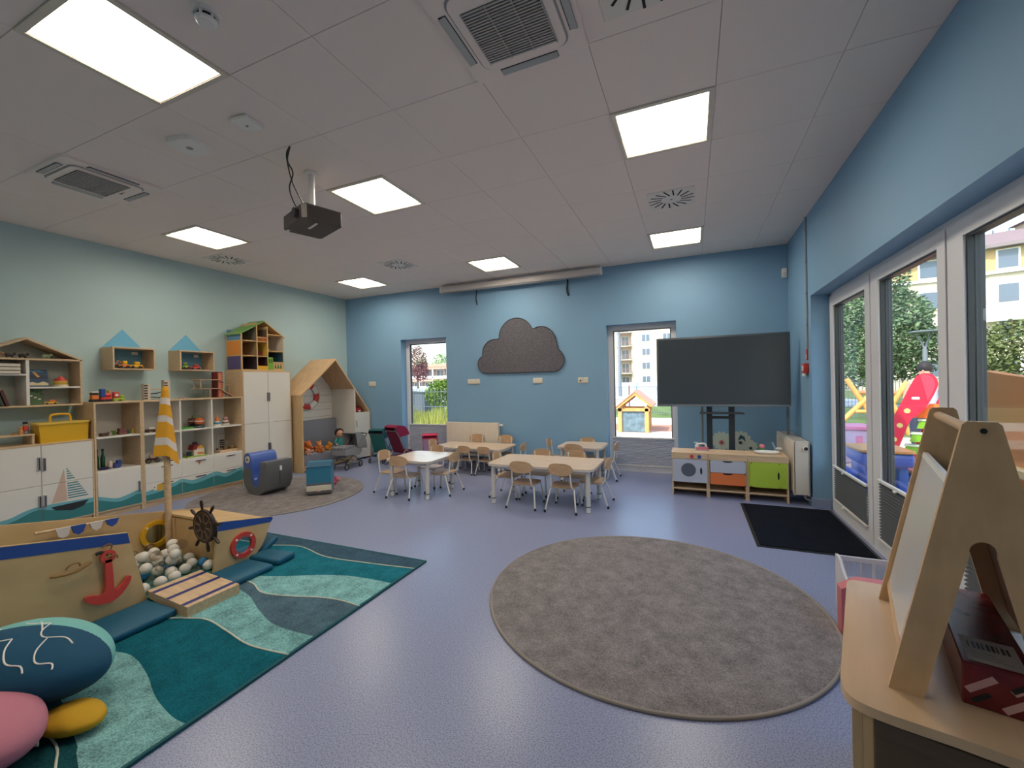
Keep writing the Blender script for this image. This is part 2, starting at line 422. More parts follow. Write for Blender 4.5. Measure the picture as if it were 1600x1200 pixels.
# air conditioning cassettes
ac_dark = mat('vent slot black', (18, 18, 18), .8)
ac_grey = mat('intake grille grey', (176, 172, 168), .6)
ac_white = mat('cassette warm white', (238, 226, 218), .5)
ac_flap = mat('louvre grey', (176, 180, 178), .5)
def make_ac(loc, label):
    t = thing('ceiling_air_conditioner', label, 'air conditioner', loc, group='ceiling cassette units')
    o = rrect(-.325, .325, -.325, .325, .03); i = rrect(-.19, .19, -.19, .19, .03)
    G().prism(o, -.022, .02, 'xy').build('cover', ac_white, t)
    G().ring(rrect(-.245, .245, -.245, .245, .06), rrect(-.235, .235, -.235, .235, .055), -.026, -.018, 'xy').build('groove', grey_p, t)
    G().prism(rrect(-.235, .235, -.235, .235, .055), -.034, -.02, 'xy').build('front_panel', ac_white, t)
    for a in range(4):
        n = G().box(-.165, .165, -.302, -.262, -.0245, -.018); n.xf(Matrix.Rotation(a*PI/2, 4, 'Z')); n.build('air_slot', ac_dark, t, smooth=False)
        n = G().box(-.163, .163, -.019, .019, -.003, .003, .002); n.xf(Matrix.Rotation(a*PI/2, 4, 'Z') @ Matrix.Translation((0, -.284, -.027)) @ Matrix.Rotation(.22, 4, 'X')); n.build('louvre', ac_flap, t)
    G().box(-.19, .19, -.15, .19, -.0352, -.03).build('grille_back', ac_dark, t, smooth=False)
    g = G()
    for k in range(21): g.box(-.19, .19, -.148+k*.0162, -.148+k*.0162+.0085, -.041, -.034)
    g.build('grille_slats', ac_grey, t, smooth=False, kind='stuff')
    g = G()
    for xx in (-.19, -.065, .06, .186): g.box(xx, xx+.004, -.15, .19, -.043, -.034)
    g.build('grille_ribs', ac_grey, t, smooth=False)
    G().box(-.03, .03, -.182, -.176, -.036, -.033).box(.02, .03, -.188, -.17, -.036, -.033).build('brand_mark', dark, t, smooth=False)
    t.scale = (.94, .94, .94)
    return t
make_ac((*ACS[0], H), 'white ceiling air conditioner beside a swirl vent and a light panel')
make_ac((*ACS[1], H), 'white ceiling air conditioner near the two small ceiling boxes').rotation_euler[2] = PI
VL = ['white swirl air vent between two light panels near the glazed doors', 'white swirl air vent near the far end of the projector row', 'white swirl air vent close to the pale wall', 'white swirl air vent beside the ceiling air conditioner']
vent_m = mat('vent plate white', (226, 220, 212), .5)
for (vx, vy), lb in zip(VENTS, VL):
    t = thing('swirl_vent', lb, 'air vent', (vx, vy, H), group='swirl air vents')
    G().box(-.2, .2, -.2, .2, -.008, .006, .003).build('plate', vent_m, t)
    for k in range(16):
        n = G().box(.075, .185, -.0065, .0065, -.0095, -.005)
        n.xf(Matrix.Rotation(2*PI*k/16, 4, 'Z') @ Matrix.Translation((0, .03, 0)) @ Matrix.Rotation(.35, 4, 'Z')); n.build('slot', ac_dark, t, smooth=False)
    G().lathe([(0, -.012), (.01, -.011), (.012, -.006)], n=10).build('screw', grey_p, t)
# smoke detector, two small boxes, motion sensor
t = thing('smoke_detector', 'round white smoke detector on ceiling beside the big light panel', 'smoke detector', (-1.964, 1.203, H))
G().lathe([(0, -.018), (.055, -.018), (.058, 0), (0, 0)], n=24).build('base', white_p, t)
G().lathe([(0, -.05), (.032, -.05), (.042, -.042), (.044, -.034), (.0, -.034)], n=24).build('cap', white_p, t)
G().lathe([(0, -.035), (.036, -.035), (.036, -.017), (0, -.017)], n=24).build('vent_band', ac_dark, t)
for k in range(6):
    n = G().box(.034, .045, -.004, .004, -.036, -.016); n.xf(Matrix.Rotation(k*PI/3, 4, 'Z')); n.build('rib', white_p, t, smooth=False)
t = thing('wireless_access_point', 'larger rounded white box on the ceiling near the air conditioner', 'ceiling box', (-3.13, 1.79, H), rz=.2)
G().prism(rrect(-.10, .10, -.10, .10, .04), -.03, 0, 'xy').build('body', white_p, t); G().lathe([(0, -.032), (.02, -.032), (.02, -.029), (0, -.029)], n=14).build('emblem', grey_p, t)
t = thing('ceiling_sensor', 'smaller white square box on the ceiling near the projector', 'ceiling box', (-2.545, 1.79, H), rz=.1)
G().box(-.065, .065, -.065, .065, -.03, 0, .008, 2).build('body', white_p, t); G().lathe([(0, -.034), (.008, -.034), (.008, -.03), (0, -.03)], n=8).build('indicator', grey_p, t)
t = thing('motion_sensor', 'white motion sensor high in the corner of the blue walls', 'sensor', (1.10, YB-.005, 2.61))
G().box(-.028, .028, -.045, .005, 0, .115, .01, 2).build('housing', white_p, t); G().box(-.02, .02, -.05, -.044, .015, .06, .003).build('lens', mat('milky lens', (212, 212, 208), .3), t)
# projector
t = thing('projector', 'dark grey projector hanging on a white pole from the ceiling', 'projector', (-2.72, 2.43, 2.60), rz=-.34)
pj = mat('projector charcoal', (62, 56, 54), .45)
G().prism([(-.20, -.12), (-.175, -.15), (.175, -.15), (.20, -.12), (.20, .135), (.18, .15), (-.18, .15), (-.20, .135)], 0, .10, 'xy').build('body', pj, t, smooth=False)
G().box(-.195, .195, -.13, .14, .10, .108).build('top_cover', mat('projector top', (92, 86, 84), .45), t, smooth=False)
G().cyl((.10, -.145, .05), (.10, -.18, .05), .036, n=20).build('lens', dark, t)
G().box(.03, .16, .146, .153, .03, .045).build('vent_slot', grey_p, t, smooth=False)
G().box(-.02, .13, -.03, -.012, -.004, .002).build('label_strip', white_p, t, smooth=False)
G().box(-.19, -.15, -.13, -.11, -.004, .002).build('sticker', white_p, t, smooth=False)
G().cyl((0, 0, .10), (0, 0, .44), .022, n=16).build('pole', white_m, t); G().cyl((0, 0, .10), (0, 0, .14), .04, n=16).cyl((0, 0, .42), (0, 0, .436), .055, n=16).build('bracket', white_m, t)
cb = smooth_path([(-2.55, 2.10, H), (-2.57, 2.09, 2.98), (-2.60, 2.13, 2.9), (-2.62, 2.18, 2.82), (-2.63, 2.25, 2.74), (-2.66, 2.33, 2.703)], 5)
solo('projector_cable', 'thin dark cable looping from the ceiling to the projector', 'cable', G().tube(cb, .005, 6), dark, group='projector cables')
cb = smooth_path([(-2.555, 2.105, H), (-2.60, 2.12, 2.96), (-2.585, 2.15, 2.88), (-2.66, 2.18, 2.80), (-2.73, 2.28, 2.735), (-2.745, 2.34, 2.703)], 5)
solo('projector_cable', 'thin dark cable looping from the ceiling to the projector', 'cable', G().tube(cb, .005, 6), dark, group='projector cables')
# rolled-up projection screen
t = thing('projection_screen', 'long white rolled projection screen case under the ceiling', 'projection screen', (-2.54, 6.12, 2.90))
G().box(-1.36, 1.36, -.04, .05, .0, .10, .02, 2).build('case', mat('screen case white', (206, 200, 198), .4), t)
for sx in (-1, 1): G().box(sx*1.36-.012, sx*1.36+.012, -.045, .055, -.004, .106, .01).build('end_cap', white_p, t)
for xx in (-1.2, 1.2): G().box(xx-.02, xx+.02, .03, .143, .05, .120, .003).build('wall_bracket', white_m, t)
G().box(-1.33, 1.33, -.012, .012, -.012, .002).build('bottom_bar', grey_p, t)
for xx, n_ in ((-3.29, 0), (-1.72, 1)):
    solo('hanging_cable', ['short dark cable stub under the prams end of the projection screen', 'short dark cable stub under the play kitchen end of the projection screen'][n_], 'cable',
         G().tube(smooth_path([(xx, YB-.012, 2.93), (xx+.005, YB-.03, 2.85), (xx-.01, YB-.014, 2.76), (xx+.012, YB-.02, 2.665)], 4), .008+.005*n_, 6), dark)
# ============================================================ storage wall on the left
FX = -5.78            # front plane
BD = .018             # board thickness
wave_lo = mat('printed dark teal wave', (52, 124, 126), .45)
wave_hi = mat('printed light teal wave', (108, 176, 186), .45)
handle_m = mat('slim metal handle', (168, 166, 172), .35, metal=.6)
gap_m = mat('shadow gap dark', (46, 38, 32), .8)
WT_ = [(1.55, .19), (1.695, .195), (1.786, .23), (1.868, .252), (2.005, .256), (2.247, .246), (2.341, .236), (2.484, .184), (2.58, .197), (2.697, .229), (2.761, .185), (2.891, .222), (3.041, .228), (3.127, .256), (3.242, .213), (3.37, .228), (3.526, .264), (3.666, .216), (3.878, .262), (4.1, .23), (4.4, .25), (4.7, .2)]
WM_ = [(1.55, .15), (1.716, .160), (1.88, .226), (2.004, .198), (2.246, .197), (2.34, .197), (2.483, .145), (2.579, .150), (2.696, .186), (2.76, .142), (3.04, .180), (3.126, .216), (3.241, .167), (3.368, .176), (3.525, .209), (3.665, .167), (3.877, .217), (4.1, .17), (4.4, .20), (4.7, .15)]
def smooth_curve(pts):
    P = smooth_path([(a, b, 0) for a, b in pts], 5)
    return [(p.x, p.y) for p in P]
WT_, WM_ = smooth_curve(WT_), smooth_curve(WM_)
def prints(parent, y0, y1, z0, z1, x):
    """two printed wave bands on a front between y0..y1, z0..z1"""
    n = max(3, int((y1-y0)/.03))
    for nm, mt, hi, lo, dx in (('wave_print', wave_hi, WT_, None, .0006), ('wave_print', wave_lo, WM_, None, .001)):
        pts = []
        for k in range(n+1):
            y = y0+(y1-y0)*k/n; h = min(max(interp(hi, y), z0), z1); pts.append((y, h))
        if max(p[1] for p in pts) <= z0+.002: continue
        g = G()
        for (a, ha), (b, hb) in zip(pts, pts[1:]):
            if ha > z0+1e-4 or hb > z0+1e-4: g.face([(x+dx, a, z0), (x+dx, b, z0), (x+dx, b, hb), (x+dx, a, ha)])
        if len(g.bm.faces): g.build(nm, mt, parent, smooth=False, world=False)
def front(t, kind, y0, y1, z0, z1, handle=None, waves=True, x=FX, local=Vector((0, 0, 0))):
    gp = .002
    d = G().box(x-.017, x, y0+gp, y1-gp, z0+gp, z1-gp, .0015).build(kind, white_l, t, world=True)
    # children of the front share the thing's local frame
    loc = t.matrix_basis.translation
    if waves: 
        sub = []
        n = len(COL.objects)
        before = set(d.children)
        y0l, y1l = y0+gp, y1-gp
        prints_world(d, y0l, y1l, z0+gp, z1-gp, x, loc)
    if handle:
        ha, hb, hc, hd = handle
        g = G().box(x, x+.012, ha, hb, hc, hd, .002)
        for v in g.bm.verts: v.co -= loc
        g.build('handle', handle_m, d)
        vert = (hd-hc) > (hb-ha)
        g = G()
        if vert: g.box(x+.0122, x+.013, (ha+hb)/2-.004, (ha+hb)/2+.004, hc+.008, hd-.008)
        else: g.box(x+.0122, x+.013, ha+.008, hb-.008, (hc+hd)/2-.004, (hc+hd)/2+.004)
        for v in g.bm.verts: v.co -= loc
        g.build('finger_slot', gap_m, d, smooth=False)
    return d
def prints_world(d, y0, y1, z0, z1, x, loc):
    n = max(3, int((y1-y0)/.025))
    for mt, hi, dx in ((wave_hi, WT_, .0006), (wave_lo, WM_, .0012)):
        pts = [(y0+(y1-y0)*k/n, min(max(interp(hi, y0+(y1-y0)*k/n), z0), z1)) for k in range(n+1)]
        if max(p[1] for p in pts) <= z0+.002: continue
        g = G()
        for (a, ha), (b, hb) in zip(pts, pts[1:]):
            if ha > z0+1e-4 or hb > z0+1e-4:
                v = [(x+dx, a, z0), (x+dx, b, z0), (x+dx, b, max(hb, z0+1e-5)), (x+dx, a, max(ha, z0+1e-5))]
                g.face([tuple(Vector(p)-loc) for p in v])
        if len(g.bm.faces): g.build('wave_print', mt, d, smooth=False)
def decal(d, pts, mt, dx, name, loc, x=FX):
    g = G(); g.face([tuple(Vector((x+dx, a, b))-loc) for a, b in pts]); return g.build(name, mt, d, smooth=False)
def carcass(t, y0, y1, z1, shelves=(), walls=(), z0=.06, x0=XL+.0125, x1=FX, fronts_at=.0):
    xf = x1
    g = G()
    g.box(x0, xf, y0, y0+BD, 0, z1, .001).box(x0, xf, y1-BD, y1, 0, z1, .001).box(x0, xf, y0+BD, y1-BD, z1-BD, z1, .001)
    g.box(x0, xf-.002, y0+BD, y1-BD, z0, z0+BD).box(xf-.04, xf-.025, y0+BD, y1-BD, 0, z0)
    b = g.build('body', woody, t, world=True)
    G().box(x0, x0+.006, y0+BD, y1-BD, z0+BD, z1-BD).build('back_panel', white_l, t, smooth=False, world=True)
    for z, a, c in shelves: G().box(x0+.006, xf-.004, a, c, z-.009, z+.009, .001).build('shelf', white_l, t, world=True)
    for y, a, c in walls: G().box(x0+.006, xf-.003, y-.009, y+.009, a, c, .001).build('divider', white_l, t, world=True)
    return b
# low cabinet with four printed doors
y0, y1 = 1.52, 2.312
t = thing('low_cabinet', 'low birch cabinet with white doors and painted sailing boat', 'cabinet', (-5.98, (y0+y1)/2, 0))
LOC = t.matrix_basis.translation.copy()
carcass(t, y0, y1, .855)
ym = 1.922
dA = front(t, 'door', y0+.01, ym, .455, .838, (1.895, 1.915, .60, .73)); dB = front(t, 'door', ym, y1-.012, .455, .838, (1.932, 1.952, .59, .72))
dC = front(t, 'door', y0+.01, ym, .075, .455, (1.895, 1.915, .235, .36)); dD = front(t, 'door', ym, y1-.012, .075, .455, (1.932, 1.952, .235, .36))
pink_pr = mat('printed beige sail', (206, 178, 158), .5); hull_pr = mat('printed black hull', (36, 38, 42), .5); strp = mat('printed teal stripe', (54, 132, 140), .5)
zs_ = .455
def clip_tri(d, pts, mt, dx, nm):
    decal(d, pts, mt, dx, nm, LOC)
def cut(p, q, z): return (p[0]+(q[0]-p[0])*(z-p[1])/(q[1]-p[1]), z)
s1 = [(1.986, .262), (2.078, .585), (2.098, .266)]; s2l, s2t, s2r = (2.104, .268), (2.096, .598), (2.268, .266)
up, lo_ = .458, .452
clip_tri(dB, [cut(s1[0], s1[1], up), s1[1], cut(s1[1], s1[2], up)], pink_pr, .0008, 'sail_print')
clip_tri(dD, [s1[0], cut(s1[0], s1[1], lo_), cut(s1[1], s1[2], lo_), s1[2]], pink_pr, .0016, 'sail_print')
for k in range(13):
    z = .282+k*.0245
    if z > .585: break
    a = interp([(.266, 2.104), (.598, 2.096)], z); b = interp([(.266, 2.268), (.598, 2.098)], z)
    h = .011
    if .438 < z < .46: continue
    decal(dB if z > .455 else dD, [(a, z), (b, z), (b-.006, z+h), (a, z+h)], strp, .0016, 'sail_stripe_print', LOC)
decal(dD, [(1.979, .226), (2.261, .234), (2.217, .178), (2.134, .156), (2.016, .186)], hull_pr, .0018, 'hull_print', LOC)
# single shelf column with a door
y0, y1 = 2.316, 2.735
t = thing('shelf_column', 'narrow birch shelf column with one white wave painted door', 'shelf', (-5.98, (y0+y1)/2, 0)); LOC = t.matrix_basis.translation.copy()
carcass(t, y0, y1, 1.236, shelves=((.852, y0+BD, y1-BD), (.492, y0+BD, y1-BD)))
front(t, 'door', y0+BD, y1-BD, .075, .488, (2.684, 2.704, .20, .33))
# wide shelf, three columns, six drawers
y0, y1 = 2.736, 3.908
t = thing('wide_shelf_unit', 'wide birch shelf unit with six white wave painted drawers', 'shelf', (-5.98, (y0+y1)/2, 0)); LOC = t.matrix_basis.translation.copy()
c1, c2 = 3.130, 3.500
cols = [(y0+BD, c1), (c1, c2), (c2, y1-BD)]
carcass(t, y0, y1, 1.236, shelves=[(.842, a+.004, b-.004) for a, b in cols]+[(.475, a, b) for a, b in cols], walls=((c1, .08, 1.22), (c2, .08, 1.22)))
drs = []
for a, b in cols:
    for z0_, z1_ in ((.075, .272), (.272, .468)):
        mid = a*.42+b*.58
        drs.append(front(t, 'drawer', a, b, z0_, z1_, (mid-.06, mid+.06, z1_-.03, z1_-.016)))
fy = mat('printed yellow fish', (216, 170, 62), .5); fp = mat('printed pink fin', (226, 160, 150), .5); fo_ = mat('printed orange', (222, 132, 84), .5); fw_ = mat('printed cream', (232, 220, 204), .5)
decal(drs[0], [(2.868, .243), (2.90, .252), (2.94, .243), (2.974, .212), (2.945, .175), (2.89, .163), (2.862, .180)], fy, .002, 'fish_print', LOC)
decal(drs[0], [(2.815, .215), (2.84, .235), (2.868, .243), (2.862, .180), (2.835, .185)], fw_, .0021, 'fish_head_print', LOC)
decal(drs[0], [(2.974, .212), (3.014, .222), (3.0, .185), (3.006, .148), (2.96, .19)], fp, .0021, 'fish_tail_print', LOC)
decal(drs[0], circ(2.84, .215, .006, 10), hull_pr, .0025, 'fish_eye_print', LOC)
decal(drs[3], [(3.302, .449), (3.356, .447), (3.328, .388)], fo_, .002, 'fin_print', LOC)
# tall four-door cabinet
y0, y1 = 3.912, 4.682
t = thing('tall_cabinet', 'tall birch cabinet with four plain white doors', 'cabinet', (-5.98, (y0+y1)/2, 0)); LOC = t.matrix_basis.translation.copy()
carcass(t, y0, y1, 1.60)
ym = 4.297
for a, b, hs in ((y0+.012, ym, -1), (ym, y1-.01, 1)):
    for z0_, z1_, hz in ((.075, .838, .41), (.838, 1.585, 1.15)):
        front(t, 'door', a, b, z0_, z1_, (ym+hs*.014-.009, ym+hs*.014+.009, hz, hz+.13))
# house-shaped wall shelf
y0, y1, ap = 1.50, 2.292, 1.895
t = thing('house_wall_shelf', 'house shaped birch wall shelf with gabled top', 'wall shelf', (-6.05, ap, 1.215)); sx = -5.93
g = G().box(XL, sx, y0, y1, 1.212, 1.230, .001).box(XL, sx, y0, y0+BD, 1.23, 1.69, .001).box(XL, sx, y1-BD, y1, 1.23, 1.69, .001).box(XL, sx, y0, y1, 1.672, 1.690, .001)
g.prism([(y0-.01, 1.69), (ap, 1.893), (y1+.005, 1.69), (y1-.03, 1.69), (ap, 1.873), (y0+.03, 1.69)], XL, sx)
g.build('body', woody, t, world=True)
G().box(XL, XL+.006, y0+BD, y1-BD, 1.23, 1.672).prism([(y0+.03, 1.69), (ap, 1.873), (y1-.03, 1.69)], XL, XL+.006).build('back_panel', mat('back panel green grey', (186, 194, 184), .6), t, smooth=False, world=True)
G().box(XL, sx-.003, 1.885, 1.907, 1.23, 1.672).build('divider', white_l, t, smooth=False, world=True)
G().box(XL, sx-.004, 1.907, y1-BD, 1.394, 1.410).build('shelf', white_l, t, smooth=False, world=True)
G().box(XL, sx-.004, y0+BD, 1.885, 1.520, 1.536).build('shelf', white_l, t, smooth=False, world=True)
# two box shelves with blue roof triangles
inside = mat('blue wall behind shelf', (96, 152, 182), .6)
for nm, a, b in (('birch box shelf with blue roof triangle holding two yellow diggers', 2.55, 2.954), ('birch box shelf with blue roof triangle holding a red car', 3.22, 3.637)):
    t = thing('box_shelf', nm, 'wall shelf', (-6.05, (a+b)/2, 1.592), group='box shelves with blue roof triangles')
    z0_, z1_ = 1.592, 1.85
    G().box(XL, sx, a, a+.016, z0_, z1_, .001).box(XL, sx, b-.016, b, z0_, z1_, .001).box(XL, sx, a+.016, b-.016, z1_-.016, z1_, .001).box(XL, sx, a+.016, b-.016, z0_, z0_+.016, .001).build('body', woody, t, world=True)
    G().box(XL, XL+.004, a+.016, b-.016, z0_+.016, z1_-.016).build('back_panel', inside, t, smooth=False, world=True)
    G().prism([(a+.005, z1_), ((a+b)/2, z1_+.226), (b-.005, z1_)], XL, XL+.006).build('roof_triangle', mat('sky blue triangle', (108, 178, 214), .5), t, smooth=False, world=True)
    G().box(XL+.004, XL+.012, b-.12, b-.06, z1_-.07, z1_-.035, .002).build('hanging_plate', white_p, t, world=True)
# ------------------------------------------------------------ house nook with bench
nx, y0, y1, ry, rz_ = -5.60, 4.72, 6.235, 5.42, 1.825
t = thing('house_nook', 'house shaped birch play nook with padded grey bench', 'play nook', (-5.88, 5.47, 0)); LOC = t.matrix_basis.translation.copy()
th = .022
G().box(XL+.0125, nx, y0, y0+th, 0, 1.235).build('side_panel', plyz, t, smooth=False, world=True)
G().box(XL+.0125, nx, y1-th, y1, 0, .85).build('side_panel', plyz, t, smooth=False, world=True)
G().box(XL+.0125, nx, 5.838, 5.838+th, 0, 1.30).build('inner_partition', white_l, t, smooth=False, world=True)
dl = Vector((ry-y0, rz_-1.225)).normalized(); nl = Vector((-dl.y, dl.x))*th
G().prism([(y0-.012, 1.22), (ry, rz_), (ry, rz_-th*1.3), (y0+.012, 1.22-.008)], XL+.01, nx).build('roof_board', ply, t, smooth=False, world=True)
G().prism([(ry, rz_), (y1+.005, .852), (y1-.028, .852), (ry, rz_-th*1.55)], XL+.01, nx).build('roof_board', ply, t, smooth=False, world=True)
plank = mat('white plank', (226, 222, 216), .55)
z = .06; 
while z < 1.70:
    zt_ = min(z+.126, 1.76)
    half = lambda zz: (max(y0+th, y0+(zz-1.22)/(rz_-1.22)*(ry-y0)+.03), min(5.838, ry+(rz_-zz)/(rz_-.852)*(y1-ry)-.03))
    (a, b), (c, d) = half(z), half(zt_-.004)
    if b-a > .05: G().prism([(a, z), (b, z), (max(d, c+.01), zt_-.004), (c, zt_-.004)], XL+.0135, XL+.026).build('back_plank', plank, t, smooth=False, world=True)
    z += .126
G().box(XL+.0125, XL+.014, y0+th, 5.838, .05, 1.22).build('back_board', gap_m, t, smooth=False, world=True)
cush = mat('grey bench upholstery', (128, 130, 140), .85, bump=(90, .1))
G().box(XL+.05, nx-.03, y0+th, 5.838, .02, .22).build('bench_base', plyz, t, smooth=False, world=True)
G().box(XL+.05, nx-.015, y0+th+.005, 5.834, .10, .27, .018, 2).build('seat_cushion', cush, t, world=True)
G().box(XL+.03, XL+.14, y0+th+.005, 5.834, .27, .77, .02, 2).build('back_cushion', cush, t, world=True)
d = G().box(nx-.018, nx, 5.862, y1-th-.002, .03, .845, .001).build('door', white_l, t, world=True)
d2 = G().box(nx, nx+.0008, 5.862, y1-th-.002, .462, .466).build('door_gap', gap_m, t, smooth=False, world=True)
for hz in (.60, .25):
    g = G().box(nx, nx+.012, 5.868, 5.885, hz, hz+.12, .003)
    for v in g.bm.verts: v.co -= LOC
    g.build('handle', handle_m, d)
G().box(XL+.01, nx-.004, 5.86, y1-th, .845, .86).build('shelf', white_l, t, smooth=False, world=True)
# lifebuoy
t = thing('lifebuoy', 'red and white striped lifebuoy on the plank wall of the nook', 'lifebuoy', (XL+.052, 5.29, .95))
R_, r_ = .19, .055
for k in range(8):
    a0, a1 = 2*PI*k/8+.2, 2*PI*(k+1)/8+.2
    P = [(0, R_*math.cos(a0+(a1-a0)*q/6), .24+R_*math.sin(a0+(a1-a0)*q/6)) for q in range(7)]
    G().tube(P, .050, 12).xf(Matrix.Diagonal((.55, 1, 1, 1))).build('red_segment' if k % 2 else 'white_segment', red if k % 2 else white_p, t)
P = [(0.01, (R_+.052)*math.cos(2*PI*q/24), .24+(R_+.052)*math.sin(2*PI*q/24)) for q in range(24)]
G().tube(P, .006, 6, closed=True).build('rope', mat('cotton rope', (206, 198, 180), .9), t)
# ============================================================ toys on the storage wall
def rbox(g, x0, x1, y0, y1, z0, z1, b=.004): return g.box(x0, x1, y0, y1, z0, z1, b)
TX = -5.95
def toy_car(name, label, y, z, L, h, body, cab, x=TX, cat='toy vehicle', group=None, load=None, extra=None):
    t = thing(name, label, cat, (x, y, z), group=group)
    wr = h*.2; wd = h*.55
    G().box(-wd/2, wd/2, -L/2, L/2, wr*.8, h*.5, h*.06, 2).build('chassis', body, t)
    G().box(-wd/2*.92, wd/2*.92, -L*.1, L*.32, h*.5, h, h*.1, 2).build('cabin', cab, t)
    if load: G().prism([(-L/2, h*.5), (-L*.12, h*.5), (-L*.14, h*.9), (-L/2, h*.78)], -wd/2*.9, wd/2*.9).build('load_bed', load, t)
    for sy in (-.3, .3):
        for sx_ in (-1, 1): G().cyl((sx_*wd*.42, sy*L, wr), (sx_*wd*.56, sy*L, wr), wr, n=12).build('wheel', dark, t)
    if extra == 'blade': G().obox((0, L*.56, h*.3), (wd*1.1, L*.06, h*.45), rx=.3, b=.002).build('blade', body, t)
    if extra == 'bucket':
        G().tube([(0, -L*.2, h*.7), (0, -L*.45, h*1.05), (0, -L*.7, h*.5)], h*.07, 6).build('arm', body, t)
        G().prism([(-L*.82, h*.15), (-L*.58, h*.15), (-L*.6, h*.5), (-L*.8, h*.42)], -wd*.3, wd*.3).build('bucket', dark, t)
    if extra == 'window':
        G().box(-wd/2*.94, wd/2*.94, -L*.02, L*.25, h*.62, h*.88, .001).build('window', mat('toy window', (60, 70, 80), .2), t)
    return t
toy_car('toy_digger', 'yellow and orange toy digger with raised arm in box shelf', 2.653, 1.608, .10, .085, orange, yellow, cat='toy vehicle', extra='bucket')
toy_car('toy_bulldozer', 'yellow toy bulldozer with sloping front blade in box shelf', 2.766, 1.608, .115, .08, yellow, yellow, extra='blade')
toy_car('toy_tractor', 'lime green toy tractor in box shelf', 3.285, 1.608, .07, .085, mat('lime paint', (150, 180, 60), .5), mat('lime paint', (150, 180, 60), .5), extra='window')
toy_car('toy_car', 'red toy car in box shelf', 3.40, 1.608, .125, .07, red, red, extra='window')
# wooden train pieces on the narrow column
def block_train():
    t = thing('toy_train_wagon', 'white and orange toy train wagon on shelf column top', 'toy vehicle', (TX, 2.391, 1.236))
    G().box(-.03, .03, -.034, .034, .012, .03, .003).build('chassis', dark, t); G().box(-.028, .028, -.027, .027, .03, .075, .004).build('orange_block', orange, t)
    G().box(-.028, .028, -.027, .027, .075, .10, .004).build('black_block', dark, t); G().box(-.03, .03, -.03, .03, .10, .115, .004).build('white_top', white_p, t)
    for sy in (-.022, .022):
        for s in (-1, 1): G().cyl((s*.026, sy, .012), (s*.034, sy, .012), .012, n=12).build('wheel', dark, t)
    t = thing('toy_locomotive', 'red and blue toy train locomotive on shelf column top', 'toy vehicle', (TX, 2.485, 1.236))
    G().box(-.03, .03, -.048, .048, .012, .05, .006).build('chassis', red, t); G().box(-.028, .028, -.046, -.006, .05, .14, .004).build('cabin', blue, t)
    G().cyl((0, -.005, .072), (0, .046, .072), .022, n=14).build('boiler', red, t); G().cyl((0, .03, .09), (0, .03, .125), .011, .016, n=10).build('chimney', yellow, t)
    for sy in (-.03, .0, .03):
        for s in (-1, 1): G().cyl((s*.026, sy, .014), (s*.034, sy, .014), .014, n=12).build('wheel', dark, t)
    t = thing('toy_duck_cart', 'red and lime pull along toy on shelf column top', 'toy vehicle', (TX, 2.60, 1.236))
    lime = MATS['lime paint']
    G().box(-.028, .028, -.055, .05, .014, .036, .006).build('chassis', lime, t); G().box(-.026, .026, -.05, -.002, .036, .105, .008, 2).build('red_block', red, t)
    G().cyl((.026, -.026, .07), (.03, -.026, .07), .014, n=14).build('white_spot', white_p, t); G().sph((0, .03, .05), .022).build('ball', lime, t)
    for sy in (-.035, .03):
        for s in (-1, 1): G().cyl((s*.024, sy, .016), (s*.032, sy, .016), .016, n=12).build('wheel', lime, t)
block_train()
# marble run with two towers
t = thing('marble_ramp_toy', 'wooden zigzag car ramp toy with two striped towers', 'toy', (TX, 2.97, 1.236))
for yy, hh in ((-.11, .19), (.095, .235)):
    tw = G().box(-.03, .03, yy-.032, yy+.032, 0, hh, .002).build('tower', mat('printed pale wood', (198, 186, 172), .6), t)
    for k in range(6 if yy < 0 else 7):
        G().box(.0302, .034, yy-.03, yy+.004, .012+k*.03, .028+k*.03).build('notch', dark, tw, smooth=False)
for k, (za, zb, mt) in enumerate(((.135, .13, wood), (.07, .10, dark), (.04, .025, dark))):
    G().tube([(0, -.09, za), (0, 0, (za+zb)/2-.008), (0, .075, zb)], .006, 6).build('ramp', mt, t)
toy_car('toy_racer', 'small pink and silver toy car lying on wide shelf', 3.235, 1.236, .075, .03, mat('silver pink', (190, 150, 150), .4), grey_p)
# toy garage
t = thing('toy_garage', 'wooden toy parking garage with red lift tower and ramps', 'toy', (TX, 3.66, 1.236))
gw = mat('garage wood', (190, 160, 130), .5); gr = mat('garage dark red', (120, 46, 44), .5); gpat = mat('garage orange print', (206, 130, 96), .5)
tw = G().box(-.06, .06, -.02, .055, 0, .345, .002).build('lift_tower', gr, t)
G().box(.0605, .062, -.005, .05, .01, .33).build('tower_front', gpat, tw, smooth=False)
for k in range(9): G().box(.0622, .064, .03, .045, .02+k*.035, .036+k*.035).build('tower_mark', gr, tw, smooth=False)
for zz in (.115, .232): G().prism([(-.26, zz), (.0, zz), (.05, zz-.035), (.05, zz-.027), (0, zz+.01), (-.26, zz+.01)], -.09, .09).build('deck', gw, t, smooth=False)
G().prism([(.05, .09), (.19, .01), (.19, .0), (.04, .085)], .0, .08).build('ramp', gw, t, smooth=False)
G().box(-.09, .0, .06, .20, .16, .17).build('side_deck', gw, t, smooth=False)
for yy, za, zb in ((-.235, .125, .235), (-.12, 0, .115), (.19, 0, .16)):
    for xx in (-.07, .07 if yy < .1 else -.02): G().cyl((xx, yy, za), (xx, yy, zb), .007, n=8).build('post', gw, t)
